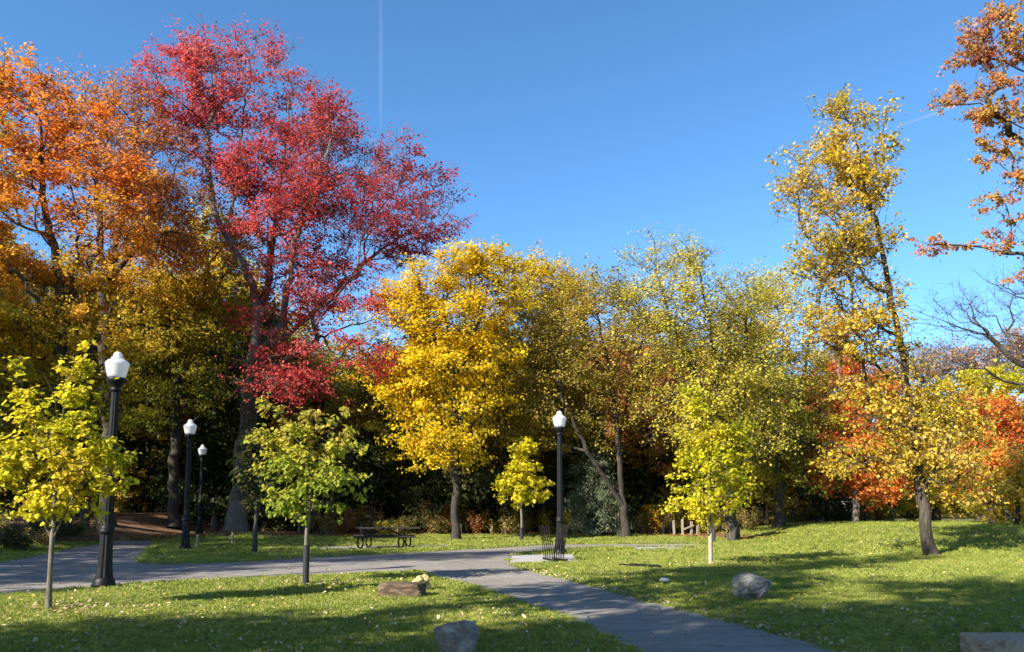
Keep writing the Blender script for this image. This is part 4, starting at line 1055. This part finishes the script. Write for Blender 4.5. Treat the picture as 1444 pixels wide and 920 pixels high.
link('wire_mesh', a.mesh('wire_mesh'), BARK_DARK, fr)['kind'] = 'stuff'

wl = empty('retaining_wall', (0, 0, 0)); tag(wl, 'pale pinkish concrete wall behind the wire fence', 'wall')
x0, x1 = W(1020, 730, 58)[0], W(1212, 730, 58)[0]; nW = 6
for q in range(nW):
    xa = x0 + (x1 - x0) * q / nW; xb = x0 + (x1 - x0) * (q + 1) / nW; z = tz((xa + xb) / 2, 58)
    b = bmesh.new(); box(b, ((xa + xb) / 2, 58 + .01 * (q % 2), z + .55), (xb - xa - .03, .3, 1.5), None, .02); link('wall_panel', bm_mesh('wall_panel', b), WALLMAT, wl)
    b = bmesh.new(); box(b, ((xa + xb) / 2, 58, z + 1.345), (xb - xa - .012, .42, .09), None, .015); link('coping_stone', bm_mesh('coping_stone', b), CONCRETE, wl)

# ------------------------------------------------------------------ contrails
def contrail(a_, b_, alt, r_, dens, lab):
    def pt_(px, py):
        d = ray(px, py); return np.array([0, 0, EYE]) + d * (alt / d[2])
    P_ = resample(np.array([pt_(*a_), pt_(*b_)]), 24); t = np.linspace(0, 1, 24)
    a = Arr(); a.tube(P_, r_ * (.6 + .6 * np.sin(t * math.pi)), 10)
    m = bpy.data.materials.new('contrail_vapour'); m.use_nodes = True; nt = m.node_tree; nt.nodes.clear()
    v = N(nt, 'ShaderNodeVolumePrincipled', Density=dens); v.inputs['Color'].default_value = (1, 1, 1, 1); v.inputs['Anisotropy'].default_value = 0
    o = N(nt, 'ShaderNodeOutputMaterial'); nt.links.new(v.outputs[0], o.inputs['Volume'])
    tag(link('contrail', a.mesh('contrail'), m), lab, 'contrail', 'faint aircraft contrails', 'stuff')
contrail((537, -30), (537, 185), 5000, 24, .0005, 'faint upright white contrail in the sky right of the red maple')
contrail((1262, 180), (1460, 110), 5000, 16, .004, 'short slanting white contrail beside the top of the leaning tree')

# ------------------------------------------------------------------ grass
def tuft(nb, h, spread):
    V, Q = [], []
    for q in range(nb):
        a = rng.uniform(0, 6.28); r_ = spread * rng.random() ** .5; x, y = r_ * math.cos(a), r_ * math.sin(a); b = rng.uniform(0, 6.28); w = rng.uniform(.004, .007)
        hh = h * rng.uniform(.55, 1.15); l = hh * rng.uniform(.2, .8); c = rng.uniform(0, 6.28)
        dx, dy = w * math.cos(b), w * math.sin(b); n0 = len(V)
        V += [(x - dx, y - dy, 0), (x + dx, y + dy, 0), (x + dx * .7 + l * .4 * math.cos(c), y + dy * .7 + l * .4 * math.sin(c), hh * .62), (x - dx * .7 + l * .4 * math.cos(c), y - dy * .7 + l * .4 * math.sin(c), hh * .62), (x + l * math.cos(c), y + l * math.sin(c), hh)]
        Q.append((n0, n0 + 1, n0 + 2, n0 + 3)); Q.append((n0 + 3, n0 + 2, n0 + 4, n0 + 4))
    me = bpy.data.meshes.new('grass_tuft'); me.from_pydata(V, [], [q if q[3] != q[2] else q[:3] for q in Q]); me.materials.append(GRASS)
    return bpy.data.objects.new('grass_tuft', me)

def scatter(name, pts, scale, rotz, src, mat, label, tilt=.15):
    me = bpy.data.meshes.new(name); me.vertices.add(len(pts)); me.vertices.foreach_set('co', np.asarray(pts, np.float32).ravel())
    a = me.attributes.new('sc', 'FLOAT', 'POINT'); a.data.foreach_set('value', np.asarray(scale, np.float32))
    rot = np.stack([rng.normal(0, tilt, len(pts)), rng.normal(0, tilt, len(pts)), rotz], 1)
    a = me.attributes.new('rot', 'FLOAT_VECTOR', 'POINT'); a.data.foreach_set('vector', rot.astype(np.float32).ravel())
    o = link(name, me, mat); tag(o, label, kind='stuff')
    ng = bpy.data.node_groups.new(name, 'GeometryNodeTree')
    ng.interface.new_socket('Geometry', in_out='INPUT', socket_type='NodeSocketGeometry'); ng.interface.new_socket('Geometry', in_out='OUTPUT', socket_type='NodeSocketGeometry')
    gi, go = ng.nodes.new('NodeGroupInput'), ng.nodes.new('NodeGroupOutput')
    ip = ng.nodes.new('GeometryNodeInstanceOnPoints'); ob = ng.nodes.new('GeometryNodeObjectInfo'); ob.inputs['Object'].default_value = src; ob.inputs['As Instance'].default_value = True
    s = ng.nodes.new('GeometryNodeInputNamedAttribute'); s.data_type = 'FLOAT'; s.inputs['Name'].default_value = 'sc'
    rr_ = ng.nodes.new('GeometryNodeInputNamedAttribute'); rr_.data_type = 'FLOAT_VECTOR'; rr_.inputs['Name'].default_value = 'rot'
    ng.links.new(gi.outputs[0], ip.inputs['Points']); ng.links.new(ob.outputs['Geometry'], ip.inputs['Instance'])
    ng.links.new(s.outputs['Attribute'], ip.inputs['Scale']); ng.links.new(rr_.outputs['Attribute'], ip.inputs['Rotation']); ng.links.new(ip.outputs[0], go.inputs[0])
    md = o.modifiers.new('scatter', 'NODES'); md.node_group = ng
    return o

def lawn_points(y0, y1, dens):
    wid = .70 * y1 + 5; n = int(2 * wid * (y1 - y0) * dens)
    x = rng.uniform(-wid, wid, n); y = rng.uniform(y0, y1, n); k = (np.abs(x) < .70 * y + 5); x, y = x[k], y[k]
    w = np.sin(x * .83 + 1.3 * np.sin(y * .61)) * np.sin(y * .97 + 1.1 * np.sin(x * .47)) + .35 * np.sin(x * 2.9 + y * 1.7) * np.sin(y * 3.3)
    k = on_lawn(x, y) & (rng.random(n)[:len(x)] > .62 * sstep(.45, .95, w)); x, y = x[k], y[k]
    return np.stack([x, y, terrain(x, y) - .004], 1)
for (y0, y1, dens, s0, s1, lab) in ((5.5, 10, 330, .8, 1.25, 'short mown grass of the nearest lawn'), (10, 16, 220, .9, 1.4, 'short mown grass of the middle lawn'), (16, 27, 75, 1.3, 2.0, 'mown grass on both sides of the crossing'), (27, 47, 26, 1.8, 2.8, 'mown grass of the far verge and the mound')):
    pts = lawn_points(y0, y1, dens); sc = rng.uniform(s0, s1, len(pts)); cut = np.array_split(rng.permutation(len(pts)), 2)
    for cc in cut[:2]:
        scatter('grass', pts[cc], sc[cc], rng.uniform(0, 6.28, len(cc)), tuft(26, .040, .055), GRASS, lab)

# ------------------------------------------------------------------ fallen leaves
def fallen_mat(name, cols):
    return leaf_mat(name, cols, .15, .3)
FALL = fallen_mat('fallen_leaf', [(.30, .19, .09), (.44, .33, .19), (.58, .48, .33), (.54, .40, .14)])
FALLY = fallen_mat('fallen_yellow_leaf', [(.45, .33, .06), (.6, .48, .12), (.52, .44, .24), (.40, .22, .06)])
CURL = (np.array([[0, 0, .10], [.25, .30, .30], [.62, .34, .16], [.55, 0, .02], [1.0, .05, .26], [.60, -.36, .22], [.22, -.28, .34]]), np.array([[0, 3, 1, 1], [1, 3, 2, 2]]))
def curl_mesh(tv, warp):
    V = [(0, 0, .06), (.18, .36, .20 + warp), (.55, .26, .10), (.62, .48, .26), (1.0, .02, .22 + warp), (.60, -.50, .20), (.52, -.24, .06), (.16, -.38, .28 - warp), (.45, 0, .0)]
    Fc = [(0, 8, 2, 1), (8, 3, 2), (8, 4, 3), (8, 5, 4), (8, 6, 5), (0, 7, 6, 8)]
    me = bpy.data.meshes.new('fallen_leaf'); me.from_pydata([(a - .45, b, c) for a, b, c in V], [], Fc)
    at = me.attributes.new('tint', 'FLOAT', 'FACE'); at.data.foreach_set('value', [tv] * len(Fc)); me.materials.append(FALL); return me
CM = [curl_mesh(t_, w_) for t_, w_ in ((.1, .0), (.35, .1), (.6, -.05), (.75, .05), (.95, .12))]
pts = lawn_points(6.5, 13.5, 6.0); pts = pts[np.argsort(pts[:, 1])]
vis = np.abs(pts[:, 0]) < .635 * pts[:, 1]; pts = pts[vis]
pts = pts[rng.permutation(len(pts))[:300]]
for q, p_ in enumerate(pts):
    o = bpy.data.objects.new('fallen_leaf', CM[q % 5]); COL.objects.link(o)
    o.location = (p_[0], p_[1], p_[2] + .022); s = rng.uniform(.05, .10); o.scale = (s, s * rng.uniform(.35, .8), s * rng.uniform(.5, 1.2))
    o.rotation_euler = (rng.normal(0, .35), rng.normal(0, .35), rng.uniform(0, 6.28))
    tag(o, 'curled pale dead leaf lying loose on the near lawn', 'fallen leaf', 'fallen leaves on the near lawn')
def litter(name, pts, s0, s1, mat, lab, upb=1.4):
    C = pts + np.array([0, 0, .035]); n = len(C)
    Nn, T, B = leaf_frames(C, np.array([0, 0, -50.]), upb, 0, .45, 0)
    tag(link(name, leaf_mesh(name, C, (Nn, T, B), rng.uniform(s0, s1, n), rng.random(n), DEAD), mat), lab, kind='stuff')
litter('fallen_leaves', np.concatenate([lawn_points(5.5, 13, 15), lawn_points(13, 27, 6)]), .04, .09, FALL, 'pale dead leaves scattered over the lawn')
litter('yellow_leaf_litter', np.concatenate([lawn_points(11, 27, 5), lawn_points(27, 46, 5)]), .05, .10, FALLY, 'small yellow leaves dotted over the far lawn')
# drifts along the wood edge and the walk
xs = rng.uniform(-30, 12, 9000); ed = np.interp(xs, FLOOR_EDGE[np.argsort(FLOOR_EDGE[:, 0]), 0], FLOOR_EDGE[np.argsort(FLOOR_EDGE[:, 0]), 1]); ys = ed + np.abs(rng.normal(0, 3.5, 9000)) - .7
litter('wood_leaf_litter', np.stack([xs, ys, terrain(xs, ys)], 1), .08, .16, fallen_mat('brown_leaf', [(.14, .06, .025), (.26, .13, .05), (.38, .2, .07), (.45, .33, .09)]), 'brown leaves drifted along the edge of the wood')
e1 = smooth_line([G(*p)[:2] for p in [(1188, 921), (1060, 886), (940, 856), (860, 836), (775, 813), (718, 798)]]); e1 = resample(e1, 420) + rng.normal(0, .12, (420, 2)) + np.array([.10, .03])
litter('path_edge_leaves', np.concatenate([e1, terrain(e1[:, 0], e1[:, 1])[:, None]], 1), .04, .09, FALL, 'dead leaves gathered along the right edge of the walk')
n = 800; xs = rng.uniform(-14, 6, n); ys = rng.uniform(9, 30, n); k = inside(POLY[0], xs, ys) | inside(POLY[1], xs, ys)
litter('path_leaves', np.stack([xs[k], ys[k], terrain(xs[k], ys[k])], 1), .05, .09, FALL, 'a few dead leaves on the asphalt', 3)
for cx, cy, nn in ((G(68, 858)[0] + .5, G(68, 858)[1], 160), (G(431, 824)[0], G(431, 824)[1], 160), (G(1002, 797)[0], G(1002, 797)[1], 140)):
    q_ = rng.normal(0, 1, (nn, 2)) * np.array([.8, .5]) + np.array([cx, cy])
    litter('sapling_leaf_litter', np.concatenate([q_, terrain(q_[:, 0], q_[:, 1])[:, None]], 1), .05, .10, FALL, 'ring of dead leaves round the foot of a young tree')

bpy.context.view_layer.update()
